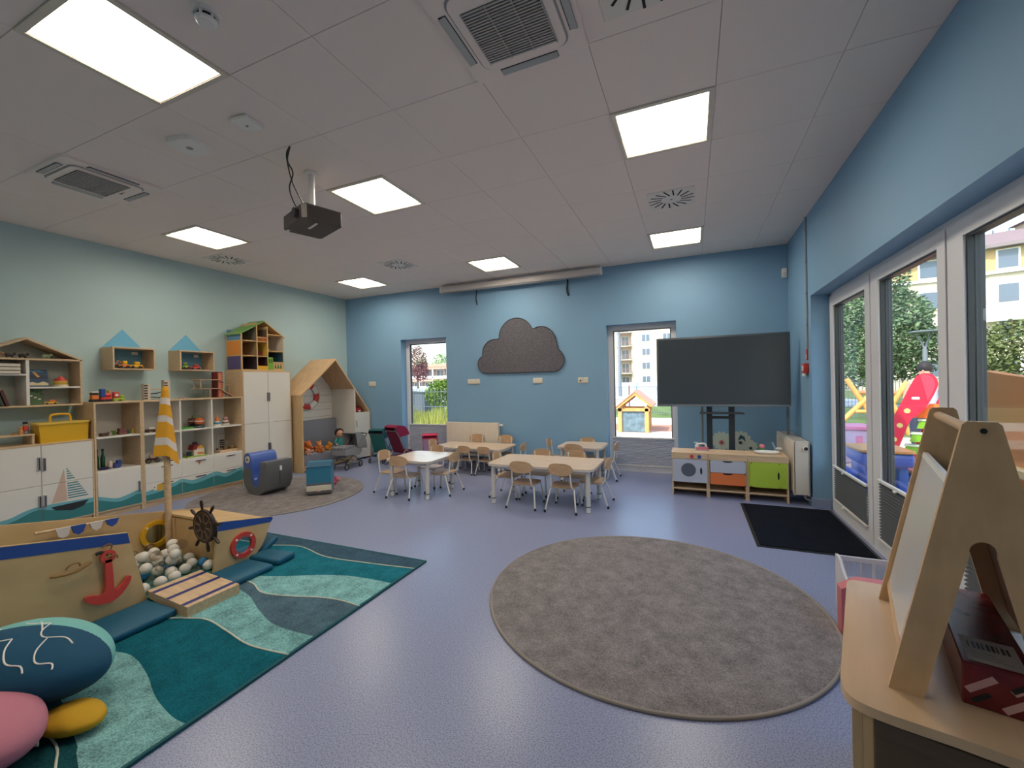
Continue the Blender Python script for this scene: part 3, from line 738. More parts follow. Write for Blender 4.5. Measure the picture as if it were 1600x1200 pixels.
# doll house
t = thing('doll_house', 'tall wooden doll house with green roof and coloured rooms', 'doll house', (-5.965, 4.24, 1.60))
dw = mat('doll house wood', (214, 176, 120), .5)
hw, hd = .318, .165   # half width, half depth
a0, a1 = -.318, .345
g = G().box(-hd, hd, a0, a1, 0, .02).box(-hd, hd, a0, a0+.014, .02, .54).box(-hd, hd, a1-.014, a1, .02, .54)
for yy in (-.085, .08): g.box(-hd, hd, yy-.007, yy+.007, .02, .70 if yy < 0 else .66)
for a, b, zz in ((a0, .08, .215), (a0, -.085, .43), (-.085, .08, .43), (.08, a1, .30), (.08, a1, .545), (.08, a1, .135)): g.box(-hd, hd, a+.007, b-.007, zz-.006, zz+.006)
g.build('body', dw, t, smooth=False)
for a, b, zc, zd, c in ((a0+.014, -.092, .02, .21, (92, 82, 128)), (a0+.014, -.092, .22, .425, (226, 142, 54)), (a0+.014, -.092, .436, .6, (96, 140, 172)), (-.078, .073, .02, .21, (70, 60, 50)), (-.078, .073, .22, .425, (216, 186, 80)), (-.078, .073, .436, .66, (120, 104, 90)), (.087, a1-.014, .145, .29, (44, 92, 124)), (.087, a1-.014, .31, .54, (206, 204, 196)), (.087, a1-.014, .55, .6, (110, 88, 70))):
    G().box(-hd, -hd+.005, a, b, zc, zd).build('room_wall', mat('room %d %d %d' % c, c, .6), t, smooth=False)
for zc, zd, c in ((.02, .21, (92, 82, 128)), (.222, .424, (226, 142, 54)), (.436, .53, (96, 140, 172))):
    G().box(-hd+.02, hd-.02, a0-.0015, a0-.0002, zc, zd).build('side_window', mat('room %d %d %d' % c, c, .6), t, smooth=False)
for yy, zc, zd, c in ((-.0935, .02, .21, (62, 54, 70)), (-.0935, .222, .424, (150, 128, 96)), (-.0935, .436, .62, (126, 120, 110)), (.0715, .02, .21, (74, 40, 44)), (.0715, .222, .424, (214, 178, 74)), (.0715, .436, .62, (110, 92, 78)), (a1-.0155, .142, .292, (44, 92, 124)), (a1-.0155, .308, .538, (216, 212, 204))):
    G().box(-hd+.006, hd-.004, yy, yy+.001, zc, zd).build('partition_face', mat('room %d %d %d' % c, c, .6), t, smooth=False)
for s, (p, q) in enumerate((((a0-.02, .525), (.03, .745)), ((.03, .745), (a1+.02, .525)))):
    G().prism([p, q, (q[0], q[1]-.016), (p[0], p[1]-.016)], -hd-.005, hd+.005).build('roof_board', mat('doll roof green', (116, 160, 84), .55) if s == 0 else dw, t, smooth=False)
G().prism([(-.20, .60), (-.05, .665), (-.05, .669), (-.20, .604)], -.10, .06).build('roof_patch', mat('roof dark green', (62, 110, 52), .6), t, smooth=False)
G().box(hd-.006, hd, -.078, .075, .02, .075).build('planter', yellow, t, smooth=False)
d = G().box(hd-.004, hd+.004, .087-.165+.16, .16, .02, .205).build('front_door', mat('doll door green', (118, 170, 58), .5), t, smooth=False)
for yy in (.10, .135):
    for zz in (.135, .165): G().box(hd+.004, hd+.006, yy-.01, yy+.01, zz-.01, zz+.01).build('door_window', dark, d, smooth=False)
for k in range(3): G().prism([(.20+k*.045-.016, .04), (.20+k*.045+.016, .04), (.20+k*.045, .115)], hd-.002, hd+.004).build('tree_cutout', mat('tree cutout', (70, 110, 60), .6), t, smooth=False)
G().box(hd-.01, hd, .165, a1-.01, .02, .135).build('front_panel', dw, t, smooth=False)
G().box(-.03, .05, .12, .2, .306, .335, .005).build('bed', mat('toy bed', (190, 150, 100), .6), t)
G().box(.02, .08, -.04, .06, .222, .29, .008).build('sofa', mat('toy sofa red', (140, 48, 52), .7), t)
for k in range(7): G().box(hd-.01, hd, -.078+k*.022, -.072+k*.022, .436, .49).build('baluster', orange, t, smooth=False)
G().box(hd-.012, hd+.002, -.08, .08, .488, .498).build('railing', dw, t, smooth=False)
t = thing('blue_storage_tin', 'translucent blue rounded tub standing beside the doll house', 'tub', (-5.95, 4.645, 1.60))
tb_ = mat('blue tub', (86, 150, 178), .3)
G().lathe([(0, 0), (.045, 0), (.05, .01), (.05, .29), (.046, .30), (0, .30)], n=24).build('body', tb_, t); G().lathe([(0, .30), (.052, .30), (.052, .315), (0, .318)], n=24).build('lid', tb_, t)
# house shelf contents
def book(y, z, hy, hz, dx, mt, label, tilt=0, x=-6.0, lying=False, group=None):
    t = thing('picture_book', label, 'book', (x, y, z), group=group)
    M = Matrix.Rotation(tilt, 4, 'X')
    pg = mat('paper pages', (214, 206, 190), .9)
    if lying:
        G().box(-.08, .08, -hy/2, hy/2, 0, hz, .002).build('cover', mt, t); G().box(-.075, .0805, -hy/2+.004, hy/2+.0005, .003, hz-.003).build('pages', pg, t, smooth=False)
    else:
        G().box(-.08, .08, -hy/2, hy/2, 0, hz, .002).xf(M).build('cover', mt, t); G().box(-.076, .074, -hy/2+.003, hy/2-.003, .004, hz+.0006).xf(M).build('pages', pg, t, smooth=False)
    return t
bk = [mat('book brown', (74, 54, 44), .6), mat('book black', (40, 40, 42), .6), mat('book dark green', (54, 66, 52), .6), mat('book maroon', (84, 44, 44), .6)]
for k in range(3): book(1.72, 1.536+k*.034, .25, .032, 0, bk[[1, 3, 0][k]], ['black book at the bottom of the lying pile in house shelf', 'maroon book in the middle of the lying pile in house shelf', 'brown book on top of the lying pile in house shelf'][k], lying=True)
for k in range(4): book(1.66+k*.034, 1.231, .024, .20-.014*k, 0, bk[k], ['brown', 'black', 'dark green', 'maroon'][k]+' upright book leaning in the lower house shelf compartment', tilt=.28)
# puzzle boards
t = thing('picture_puzzle', 'blue sea picture puzzle board leaning in house shelf', 'puzzle', (-6.0, 1.985, 1.410), rz=0)
def board(t, w, h, back, tilt):
    n = G().box(-.006, .006, -w/2, w/2, 0, h, .002); n.xf(Matrix.Rotation(tilt, 4, 'Y')); return n.build('board', back, t)
b_ = board(t, .155, .175, mat('puzzle navy', (36, 66, 94), .5), -.2)
def art(b_, pts, c, nm, tilt, dx=.0075):
    g = G(); g.face([(dx, a, z) for a, z in pts]); g.xf(Matrix.Rotation(tilt, 4, 'Y')); g.build(nm, mat('art %d %d %d' % c, c, .5), b_, smooth=False)
art(b_, [(-.075, .03), (-.04, .05), (0, .035), (.04, .052), (.075, .035), (.075, .012), (-.075, .012)], (198, 186, 150), 'sand_print', -.2)
art(b_, [(-.075, .10), (-.03, .118), (.01, .10), (.05, .12), (.075, .105), (.075, .08), (-.075, .085)], (24, 40, 62), 'wave_print', -.2)
art(b_, [(-.035, .155), (-.01, .15), (.02, .10), (.0, .095)], (214, 150, 60), 'fish_print', -.2, .0085)
art(b_, [(-.07, .165), (.02, .165), (.05, .15), (-.06, .148)], (84, 138, 178), 'sky_print', -.2, .0085)
t = thing('animal_puzzle', 'green animal picture puzzle board at the bottom of house shelf', 'puzzle', (-6.0, 1.965, 1.231))
b_ = board(t, .11, .155, mat('puzzle green', (72, 104, 60), .5), -.12)
for k in range(7):
    yy, zz = -.04+.014*k, .03+.017*((k*3) % 7)
    art(b_, [(yy-.012, zz), (yy+.012, zz+.004), (yy+.006, zz+.016), (yy-.01, zz+.014)], (214, 210, 196) if k % 2 else (60, 46, 36), 'animal_print', -.12)
t = thing('stacking_burger_toy', 'red and yellow stacked picnic toy in the house shelf', 'toy', (-6.0, 2.15, 1.410))
for k, (c, a, b, z_, h_) in enumerate((((226, 214, 190), .055, .058, 0, .02), ((200, 160, 60), .05, .052, .02, .022), ((224, 188, 80), .048, .05, .042, .015), ((196, 60, 50), .05, .04, .057, .025), ((206, 74, 60), .025, .015, .082, .02))):
    G().lathe([(0, z_), (a, z_), (b, z_+h_), (0, z_+h_)], n=18).build('layer', mat('stack %d %d %d' % c, c, .5), t)
toy_car('toy_loader', 'yellow and orange toy vehicle lying at the bottom of house shelf', 2.07, 1.231, .10, .045, yellow, orange, x=-5.99)
for yy, c, lb in ((1.64, (180, 60, 48), 'small red wooden animal on top of house shelf'), (1.72, (164, 126, 82), 'small tan wooden animal on top of house shelf'), (1.80, (60, 52, 46), 'small dark wooden animal beside tan one on house shelf'), (1.886, (50, 44, 40), 'small black wooden animal under the gable of house shelf'), (2.05, (170, 190, 150), 'small pale green wooden animal under the roof slope')):
    t = thing('wooden_animal', lb, 'toy animal', (-6.0, yy, 1.69)); am = mat('animal %d %d %d' % c, c, .6)
    G().sph((0, 0, .03), .022, (.7, 1.5, .8), 10).build('body', am, t); G().sph((0, .034, .042), .013, n=8).build('head', am, t)
    for a in (-.018, .018):
        for s in (-1, 1): G().cyl((s*.008, a, 0), (s*.008, a, .025), .005, n=6).build('leg', am, t)
# yellow tool box with handle and the little bench
t = thing('tool_box', 'yellow plastic tool box with carry handle on low cabinet', 'box', (-5.92, 2.112, .855))
yb = mat('yellow box plastic', (218, 170, 14), .4)
g = G(); n0 = 0
g.prism([(-.174, 0), (.174, 0), (.184, .185), (-.184, .185)], -.085, .09)
g.build('tub', yb, t, sharp=.9)
G().prism(rrect(-.10, .10, -.199, .199, .02), .180, .2, 'xy').build('rim_lid', mat('yellow lid', (224, 190, 80), .4), t)
G().tube(smooth_path([(0, -.075, .198), (0, -.072, .25), (0, -.05, .272), (0, .05, .272), (0, .072, .25), (0, .075, .198)], 4), .011, 8).build('handle', yellow, t)
t = thing('mini_shelf_stand', 'small birch riser shelf standing on the low cabinet', 'riser', (-5.94, 1.72, .855))
G().box(-.1, .1, -.2, .185, .085, .10, .003).build('top', woody, t); G().box(-.1, .1, .165, .182, 0, .085, .001).build('leg', woody, t); G().box(-.1, .1, -.18, -.163, 0, .085, .001).build('leg', woody, t)
for yy, c, h_, lb in ((1.84, (206, 140, 84), .075, 'tan wooden peg doll on the riser shelf'), (1.80, (150, 110, 76), .03, 'low brown wooden block on the riser shelf')):
    t = thing('wooden_figure', lb, 'toy figure', (-5.93, yy, .955)); fm = mat('figure %d %d' % (c[0], c[1]), c, .5)
    G().lathe([(0, 0), (.017, 0), (.015, h_*.55), (.008, h_*.62), (0, h_*.62)], n=14).build('body', fm, t); G().sph((0, 0, h_*.78), h_*.2, n=10).build('head', fm, t)
t = thing('toy_nutcracker', 'dark blue and red toy soldier figure beside the yellow box', 'toy figure', (-5.95, 1.876, .955))
G().box(-.018, .018, -.014, .014, 0, .03, .003).build('legs', grey_p, t); G().box(-.02, .02, -.017, .017, .03, .075, .004).build('coat', red, t); G().sph((0, 0, .088), .016, n=10).build('head', wood, t); G().cyl((0, 0, .095), (0, 0, .118), .017, n=12).build('hat', mat('navy', (30, 36, 56), .5), t)
# narrow column contents
G_ = [('toy_tea_box', 'dark brown small toy box in upper column shelf', 2.44, .06, .035, (84, 60, 50)), ('toy_block', 'pale grey small block in upper column shelf', 2.49, .03, .04, (160, 146, 136)), ('toy_pot', 'green toy pot in upper column shelf', 2.53, .045, .05, (92, 128, 52)), ('toy_books', 'maroon stacked toy blocks in upper column shelf', 2.60, .07, .07, (116, 70, 66)), ('toy_jar', 'teal toy jar in upper column shelf', 2.655, .04, .04, (70, 108, 104)), ('toy_cup', 'yellow toy cup in upper column shelf', 2.70, .03, .055, (206, 178, 60))]
for nm, lb, yy, w_, h_, c in G_:
    t = thing(nm, lb, 'toy', (-5.90, yy, .861)); cm = mat('toy %d %d %d' % c, c, .5)
    if nm in ('toy_pot', 'toy_jar', 'toy_cup'):
        G().lathe([(0, 0), (w_*.42, 0), (w_*.5, h_*.5), (w_*.44, h_), (w_*.36, h_), (w_*.34, h_*.3), (0, h_*.3)], n=16).build('body', cm, t)
        G().tube(smooth_path([(w_*.44, 0, h_*.8), (w_*.8, 0, h_*.7), (w_*.44, 0, h_*.3)], 3), .004, 6).build('handle', cm, t)
    else:
        for k in range(2): G().box(-.03, .03, -w_/2+k*.004, w_/2-k*.002, k*h_/2, (k+1)*h_/2-.001, .003).build('block', cm, t)
bgreen = mat('green bottle', (34, 84, 58), .2)
for k, yy in enumerate((2.412, 2.462)):
    t = thing('toy_bottle', ['dark green toy bottle nearer the yellow tool box', 'dark green toy bottle nearer the drawers'][k], 'bottle', (-5.98, yy, .501)); h_ = .215
    G().lathe([(0, 0), (.019, 0), (.02, .01), (.02, .12), (.009, .155), (.009, h_-.02), (0, h_-.02)], n=16).build('body', bgreen, t); G().cyl((0, 0, h_-.02), (0, 0, h_), .011, n=12).build('cap', mat('dark green cap', (24, 56, 44), .4), t)
t = thing('toy_boat_set', 'blue and white toy tableware heap in lower column shelf', 'toy', (-5.88, 2.48, .501)); bw = mat('blue ware', (64, 80, 150), .4)
G().lathe([(0, 0), (.03, 0), (.05, .05), (.046, .05), (.028, .008), (0, .008)], c=(0, .06, 0), n=18).build('bowl', bw, t); G().lathe([(0, 0), (.022, 0), (.026, .07), (.022, .07), (.018, .008), (0, .008)], c=(.01, .075, .012), n=16).build('cup', bw, t)
G().lathe([(0, 0), (.045, 0), (.055, .02), (.05, .02), (.04, .006), (0, .006)], c=(0, -.05, 0), n=18).build('dish', mat('navy ware', (44, 48, 92), .4), t); G().lathe([(0, .02), (.02, .02), (.022, .06), (.012, .085), (.0, .085)], c=(.01, 0, 0), n=14).build('jug', mat('cream ware', (206, 184, 170), .4), t)
# wide shelf contents
t = thing('toy_shoe_car', 'white and brown small toy car in upper wide shelf', 'toy vehicle', (-5.93, 2.885, .851))
G().box(-.025, .025, -.045, .045, .012, .035, .006).build('body', mat('brown toy', (96, 60, 50), .5), t); G().box(-.022, .022, -.02, .04, .035, .06, .01, 2).build('cabin', white_p, t)
for a in (-.03, .03):
    for s in (-1, 1): G().cyl((s*.02, a, .012), (s*.028, a, .012), .012, n=10).build('wheel', dark, t)
t = thing('toy_can_stack', 'small grey and red toy tins in upper wide shelf', 'toy', (-5.95, 3.01, .851))
for k, mt in enumerate((grey_p, MATS['stack 196 60 50'], grey_p)): G().cyl((0, 0, k*.028), (0, 0, k*.028+.026), .02, n=14).build('tin', mt, t)
t = thing('green_toy_board', 'flat green toy tray in upper wide shelf', 'toy', (-5.92, 3.25, .851)); G().box(-.06, .06, -.075, .075, 0, .016, .004).build('tray', mat('bright green', (84, 168, 60), .5), t); G().box(-.05, .05, -.065, .065, .016, .022, .002).build('inlay', mat('deep green', (62, 138, 48), .5), t)
for k, (yy, xx) in enumerate(((3.41, -5.90), (3.405, -6.035))):
    t = thing('spinning_drum_toy', ['orange and red toy spinning top standing in upper wide shelf', 'dark red toy spinning top behind the orange one'][k], 'toy', (xx, yy, .851)); c = [(206, 96, 44), (128, 58, 46)][k]
    G().lathe([(0, 0), (.05, 0), (.062, .012), (.05, .03), (.02, .034), (0, .034)], n=22).build('base', mat('top dark teal', (44, 70, 76), .4), t)
    G().lathe([(.02, .034), (.045, .05), (.055, .085), (.046, .115), (.015, .128), (0, .128)], n=22).build('body', mat('top %d' % c[0], c, .35), t)
    G().lathe([(.0562, .08), (.057, .085), (.0562, .09), (.054, .09), (.054, .08)], n=22).build('stripe', white_p, t); G().cyl((0, 0, .126), (0, 0, .16), .009, n=10).build('knob', green, t)
for k, (yy, cols_) in enumerate(((3.645, ((228, 220, 210), (70, 140, 170), (226, 220, 214), (228, 124, 56), (232, 140, 70))), (3.755, ((216, 206, 196), (120, 96, 88), (228, 220, 214), (178, 84, 84), (210, 190, 180))))):
    t = thing('stacking_ring_toy', ['blue white and orange stacking ring toy in wide shelf', 'brown white and red stacking ring toy in wide shelf'][k], 'toy', (-5.92, yy, .851)); z = 0
    for q, c in enumerate(cols_):
        r_q = .048-.006*q
        G().lathe([(0, z), (r_q*.9, z), (r_q, z+.011), (r_q*.9, z+.022), (0, z+.022)], n=20).build('ring', mat('ring %d %d %d' % c, c, .45), t); z += .022
    G().sph((0, 0, z+.006), .012, n=10).build('knob', MATS['ring %d %d %d' % cols_[3]], t)
t = thing('toy_farm_house', 'white toy barn with red roof and yellow front in wide shelf', 'toy house', (-5.93, 3.36, .484))
G().box(-.07, .07, -.12, .12, 0, .014, .005).build('green_base', MATS['lime paint'], t); G().prism([(-.035, .014), (.09, .014), (.09, .09), (.06, .135), (.0, .135), (-.035, .09)], -.05, .05).build('barn', mat('barn cream', (226, 214, 200), .5), t, smooth=False)
G().prism([(-.05, .09), (-.03, .15), (.03, .16), (-.0, .09)], -.056, .0505).build('roof', mat('barn red', (140, 38, 36), .5), t, smooth=False); G().prism([(.02, .10), (.085, .10), (.06, .14), (.03, .14)], .05, .054).build('gable', yellow, t, smooth=False)
G().prism([(.01, .03), (.08, .03), (.08, .05), (.01, .055)], .05, .056).build('fence_print', orange, t, smooth=False); G().box(-.02, .02, -.015, .025, .15, .185, .006).build('chimney', mat('dark plum', (60, 36, 46), .5), t); G().box(.02, .06, -.11, -.06, .014, .075, .008).build('feed_bin', MATS['dark green cap'], t)
t = thing('bead_maze', 'wooden bead maze with wire loops in wide shelf', 'toy', (-5.93, 3.765, .484))
G().box(-.07, .07, -.125, .125, 0, .03, .003).build('base', wood, t)
for k, (a, b, hh) in enumerate(((-.11, .11, .25), (-.1, .0, .16), (-.08, .05, .12))):
    G().tube(smooth_path([(-.03+k*.03, a, .03), (-.03+k*.03, a, hh*.9), (-.03+k*.03, a+.02, hh), (-.03+k*.03, b-.02, hh), (-.03+k*.03, b, hh*.9), (-.03+k*.03, b, .03)], 3), .003, 6).build('wire', steel, t)
for k in range(9):
    c = [(66, 46, 40), (206, 170, 70), (140, 80, 50)][k % 3]
    G().sph((-.03+(k % 3)*.03, -.105+(k*.026), .045+(.012 if k % 2 else 0)), .014, n=8).build('bead', mat('bead %d' % c[0], c, .4), t)
for k in range(4): G().lathe([(0, 0), (.03, 0), (.03, .016), (0, .016)], c=(.01, -.06, .07+k*.028), n=14).build('disc', mat('bead 66', (66, 46, 40), .4), t)
t = thing('toy_motorbike', 'dark brown toy tractor with big wheels and spokes in wide shelf', 'toy vehicle', (-5.93, 2.905, .484)); bm_ = mat('bike brown', (70, 46, 34), .5)
for yy, r_q in ((-.045, .028), (.045, .024)):
    P = [(0, yy+r_q*math.cos(2*PI*q/18), r_q+.003+r_q*math.sin(2*PI*q/18)) for q in range(18)]; w_ = G().tube(P, .006, 6, closed=True).build('wheel', dark, t)
    g = G()
    for q in range(4): g.cyl((0, yy-r_q*math.cos(q*PI/4), r_q+.003-r_q*math.sin(q*PI/4)), (0, yy+r_q*math.cos(q*PI/4), r_q+.003+r_q*math.sin(q*PI/4)), .0022, n=5)
    g.build('spokes', bm_, w_)
P = [(.015, .0+.045*math.cos(2*PI*q/20), .085+.03*math.sin(2*PI*q/20)) for q in range(20)]; G().tube(P, .005, 6, closed=True).build('steering_hoop', mat('copper', (150, 100, 70), .35, metal=.5), t)
G().box(-.018, .018, -.05, .045, .03, .05, .006).build('frame', bm_, t); G().sph((.02, .06, .035), .011, n=8).build('lamp', MATS['copper'], t); G().sph((.02, -.065, .03), .01, n=8).build('lamp', MATS['copper'], t)
t = thing('framed_notice', 'small black framed white notice card standing in wide shelf', 'picture frame', (-5.86, 3.06, .484))
M = Matrix.Rotation(-.12, 4, 'Y')
G().ring([(-.042, 0), (.042, 0), (.042, .15), (-.042, .15)], [(-.034, .012), (.034, .012), (.034, .14), (-.034, .14)], -.006, .006).xf(M).build('frame', dark, t, smooth=False); G().box(-.003, .003, -.034, .034, .012, .14).xf(M).build('card', white_p, t, smooth=False)
for k in range(4): G().box(.0032, .004, -.024, .024-.008*(k % 2), .115-.014*k, .12-.014*k).xf(M).build('text_line', grey_p, t, smooth=False)
# nook contents
def plush(name, label, loc, c, s, rz=0, muzzle=None):
    t = thing(name, label, 'plush toy', loc, rz); pm = mat('plush %d %d %d' % c, c, .95, bump=(120, .4)); lm = mat('plush %d %d %d' % (muzzle or c), muzzle or c, .95)
    G().sph((0, 0, .07*s), .07*s, (1, 1.05, .98), 14).build('body', pm, t); G().sph((.05*s, 0, .15*s), .052*s, n=14).build('head', pm, t); G().sph((.095*s, 0, .142*s), .024*s, n=10).build('muzzle', lm, t)
    for sy in (-1, 1):
        G().sph((.035*s, sy*.042*s, .195*s), .02*s, n=8).build('ear', pm, t); G().sph((.07*s, sy*.055*s, .035*s), .028*s, (1.5, 1, .9), n=10).build('leg', lm, t); G().sph((.065*s, sy*.065*s, .09*s), .022*s, (1.3, 1, 1), n=10).build('arm', pm, t); G().sph((.096*s, sy*.022*s, .165*s), .006*s, n=6).build('eye', dark, t)
    return t
plush('plush_lion', 'large orange plush lion sitting by the post of the nook bench', (-5.80, 4.945, .262), (214, 110, 40), 1.0, .1, (226, 150, 110))
plush('plush_bear', 'tan plush bear slumped in the middle of the nook bench', (-5.80, 5.18, .262), (210, 140, 86), .85, -.2, (226, 190, 150))
plush('plush_dog', 'golden plush dog lying toward the doll on the nook bench', (-5.70, 5.30, .262), (204, 128, 36), .7, .6, (220, 160, 70))
plush('plush_tiger', 'small orange plush tiger in front of the tan bear', (-5.66, 5.09, .262), (206, 108, 34), .55, -.1)
plush('plush_bunny', 'pale pink plush bunny at the foot of the orange lion', (-5.645, 4.84, .262), (214, 170, 150), .5, .1)
t = thing('rag_doll', 'dark haired rag doll in teal dress on the nook bench end', 'doll', (-5.68, 5.55, .262), -.5)
skin = mat('doll skin', (214, 160, 130), .8); hair = mat('doll hair', (38, 26, 24), .9); dress = mat('doll teal dress', (60, 138, 136), .9)
G().lathe([(0, 0), (.085, 0), (.075, .08), (.045, .17), (.03, .20), (0, .20)], n=16).build('dress', dress, t)
h_ = G().sph((0, 0, .26), .07, (1, .92, 1.05), 16).build('head', skin, t); G().sph((-.02, 0, .275), .076, (.95, 1.02, 1.02), 16).build('hair', hair, h_)
for s in (-1, 1): G().tube([(0, s*.04, .17), (.04, s*.09, .12), (.10, s*.08, .09)], [.022, .02, .016], 8).build('sleeve', dress, t); G().sph((.115, s*.08, .085), .018, n=8).build('hand', skin, t); G().tube([(.04, s*.035, .03), (.13, s*.04, .03)], .018, 8).build('leg', skin, t); G().sph((.066, s*.024, .27), .008, n=6).build('eye', dark, h_)
t = thing('red_bag', 'small red toy bag with white trim on the nook side shelf', 'bag', (-5.74, 6.04, .86))
G().box(-.06, .06, -.075, .075, 0, .09, .03, 3).build('body', mat('red bag cloth', (160, 44, 48), .8), t); G().box(.055, .066, -.03, .03, .01, .035, .004).build('trim', white_p, t); G().tube(smooth_path([(0, -.04, .08), (0, -.03, .105), (0, .03, .105), (0, .04, .08)], 3), .007, 6).build('handle', MATS['red bag cloth'], t)
# ============================================================ rugs and mat
def pile(name, col, amt=.16, sc=60, fine=420):
    m = mat(name, col, .95, spec=.1)
    nt = m.node_tree; b = nt.nodes['Principled BSDF']; tc = nt.nodes.new('ShaderNodeTexCoord')
    a = nt.nodes.new('ShaderNodeTexNoise'); a.inputs['Scale'].default_value = sc/8; a.inputs['Detail'].default_value = 6; a.inputs['Roughness'].default_value = .7
    f = nt.nodes.new('ShaderNodeTexNoise'); f.inputs['Scale'].default_value = fine; f.inputs['Detail'].default_value = 2
    mx = nt.nodes.new('ShaderNodeMath'); mx.operation = 'ADD'
    m1 = nt.nodes.new('ShaderNodeMath'); m1.operation = 'MULTIPLY'; m1.inputs[1].default_value = .5
    m2 = nt.nodes.new('ShaderNodeMath'); m2.operation = 'MULTIPLY'; m2.inputs[1].default_value = .5
    nt.links.new(tc.outputs['Object'], a.inputs['Vector']); nt.links.new(tc.outputs['Object'], f.inputs['Vector'])
    nt.links.new(a.outputs[0], m1.inputs[0]); nt.links.new(f.outputs[0], m2.inputs[0]); nt.links.new(m1.outputs[0], mx.inputs[0]); nt.links.new(m2.outputs[0], mx.inputs[1])
    rp = nt.nodes.new('ShaderNodeValToRGB'); c = lin(col); e = rp.color_ramp.elements
    e[0].position = .36; e[1].position = .64; e[0].color = (*[v*(1-amt*1.6) for v in c[:3]], 1); e[1].color = (*[min(1, v*(1+amt*1.6)) for v in c[:3]], 1)
    nt.links.new(mx.outputs[0], rp.inputs[0]); nt.links.new(rp.outputs[0], b.inputs['Base Color'])
    bp = nt.nodes.new('ShaderNodeBump'); bp.inputs['Strength'].default_value = .5; bp.inputs['Distance'].default_value = .006
    nt.links.new(mx.outputs[0], bp.inputs['Height']); nt.links.new(bp.outputs[0], b.inputs['Normal'])
    return m
grey_rug = pile('grey carpet pile', (132, 126, 126), .24, 70, 130)
grey_edge = mat('grey carpet binding', (150, 142, 134), .9)
def round_rug(x, y, r, label):
    t = thing('round_rug', label, 'rug', (x, y, 0), group='round grey carpets')
    G().lathe([(0, 0), (r-.012, 0), (r-.012, .010), (0, .011)], n=96).build('pile', grey_rug, t)
    P = [((r-.008)*math.cos(2*PI*k/128), (r-.008)*math.sin(2*PI*k/128), .007) for k in range(128)]
    G().tube(P, .0085, 8, closed=True).build('bound_edge', grey_edge, t)
round_rug(-.285, 2.745, .985, 'large round grey carpet in front of the easel desk')
round_rug(-4.80, 3.72, .97, 'round grey carpet under the soft play blocks')
# teal wave rug: bands between wave lines, left to right
cols_ = [('rug slate', (60, 88, 106)), ('rug teal', (30, 108, 124)), ('rug aqua', (122, 172, 174)), ('rug slate two', (76, 102, 116)), ('rug aqua two', (116, 166, 168)), ('rug deep teal', (20, 94, 108)), ('rug aqua three', (120, 168, 168)), ('rug dark', (26, 74, 80))]
t = thing('wave_rug', 'rectangular teal rug with aqua and slate waves and white lines', 'rug', (-2.9, 1.15, 0))
RX0, RX1, RY0, RY1 = -3.95, -1.888, -.35, 2.662
lines = [
 [(-3.95, 2.30), (-3.36, 2.45), (-3.06, 2.53), (-2.69, 2.45), (-2.32, 2.47), (-1.888, 2.52)],
 [(-3.95, 1.95), (-3.2, 1.97), (-2.8, 2.05), (-2.43, 2.21), (-2.19, 2.27), (-1.888, 2.28)],
 [(-3.95, 1.75), (-3.2, 1.92), (-2.84, 1.94), (-2.62, 1.87), (-2.41, 1.90), (-2.2, 1.96), (-2.05, 1.98), (-1.888, 1.97)],
 [(-3.95, 1.70), (-3.2, 1.87), (-2.73, 1.83), (-2.42, 1.71), (-2.19, 1.64), (-1.888, 1.64)],
 [(-3.95, 1.30), (-3.1, 1.38), (-2.77, 1.49), (-2.62, 1.53), (-2.4, 1.50), (-2.15, 1.46), (-1.888, 1.48)],
 [(-3.95, 1.00), (-3.1, 1.10), (-2.8, 1.16), (-2.63, 1.18), (-2.4, 1.13), (-2.19, 1.06), (-1.99, 1.02), (-1.888, 1.02)],
 [(-3.95, .90), (-2.8, .92), (-2.22, .81), (-2.13, .78), (-2.05, .755), (-1.888, .70)]]
def curve(pts):
    P = smooth_path([(a, b, 0) for a, b in pts], 6); return [(p.x, p.y) for p in P]
L_ = [[(RX0, RY1), (RX1, RY1)]]+[curve(l) for l in lines]+[[(RX0, RY0), (RX1, RY0)]]
NX = 60
for k, (nm, c) in enumerate(cols_):
    g = G()
    for q in range(NX):
        a = RX0+(RX1-RX0)*q/NX; b = RX0+(RX1-RX0)*(q+1)/NX
        y1a, y1b, y0a, y0b = interp(L_[k], a), interp(L_[k], b), interp(L_[k+1], a), interp(L_[k+1], b)
        y0a, y0b = min(y0a, y1a-.002), min(y0b, y1b-.002)
        g.face([(a, y0a, .011), (b, y0b, .011), (b, y1b, .011), (a, y1a, .011)])
    g.build('wave_band', pile(nm, c, .24 if 'aqua' not in nm else .34, 60, 150), t, smooth=False, world=True)
for k in (1, 3, 5):
    P = [(x, y, .012) for x, y in L_[k] if RX0 < x <= RX1]
    G().tube(P, .0045, 6).build('white_line', mat('white yarn', (206, 206, 190), .95), t, world=True)
G().tube(smooth_path([(-2.75, .80, .012), (-2.30, .775, .012), (-2.13, .725, .012), (-1.90, .62, .012)], 5), .0045, 6).build('white_line', MATS['white yarn'], t, world=True)
G().ring([(RX0, RY0), (RX1+.006, RY0), (RX1+.006, RY1+.006), (RX0, RY1+.006)], [(RX0+.012, RY0+.012), (RX1-.01, RY0+.012), (RX1-.01, RY1-.01), (RX0+.012, RY1-.01)], 0, .0125, 'xy').build('bound_edge', mat('teal binding', (24, 84, 92), .9), t, smooth=False, world=True)
G().box(RX0+.01, RX1-.008, RY0+.01, RY1-.008, 0, .0095).build('backing', MATS['teal binding'], t, smooth=False, world=True)
t = thing('door_mat', 'black rectangular entrance mat in front of the glazed doors', 'mat', (.87, 4.48, 0))
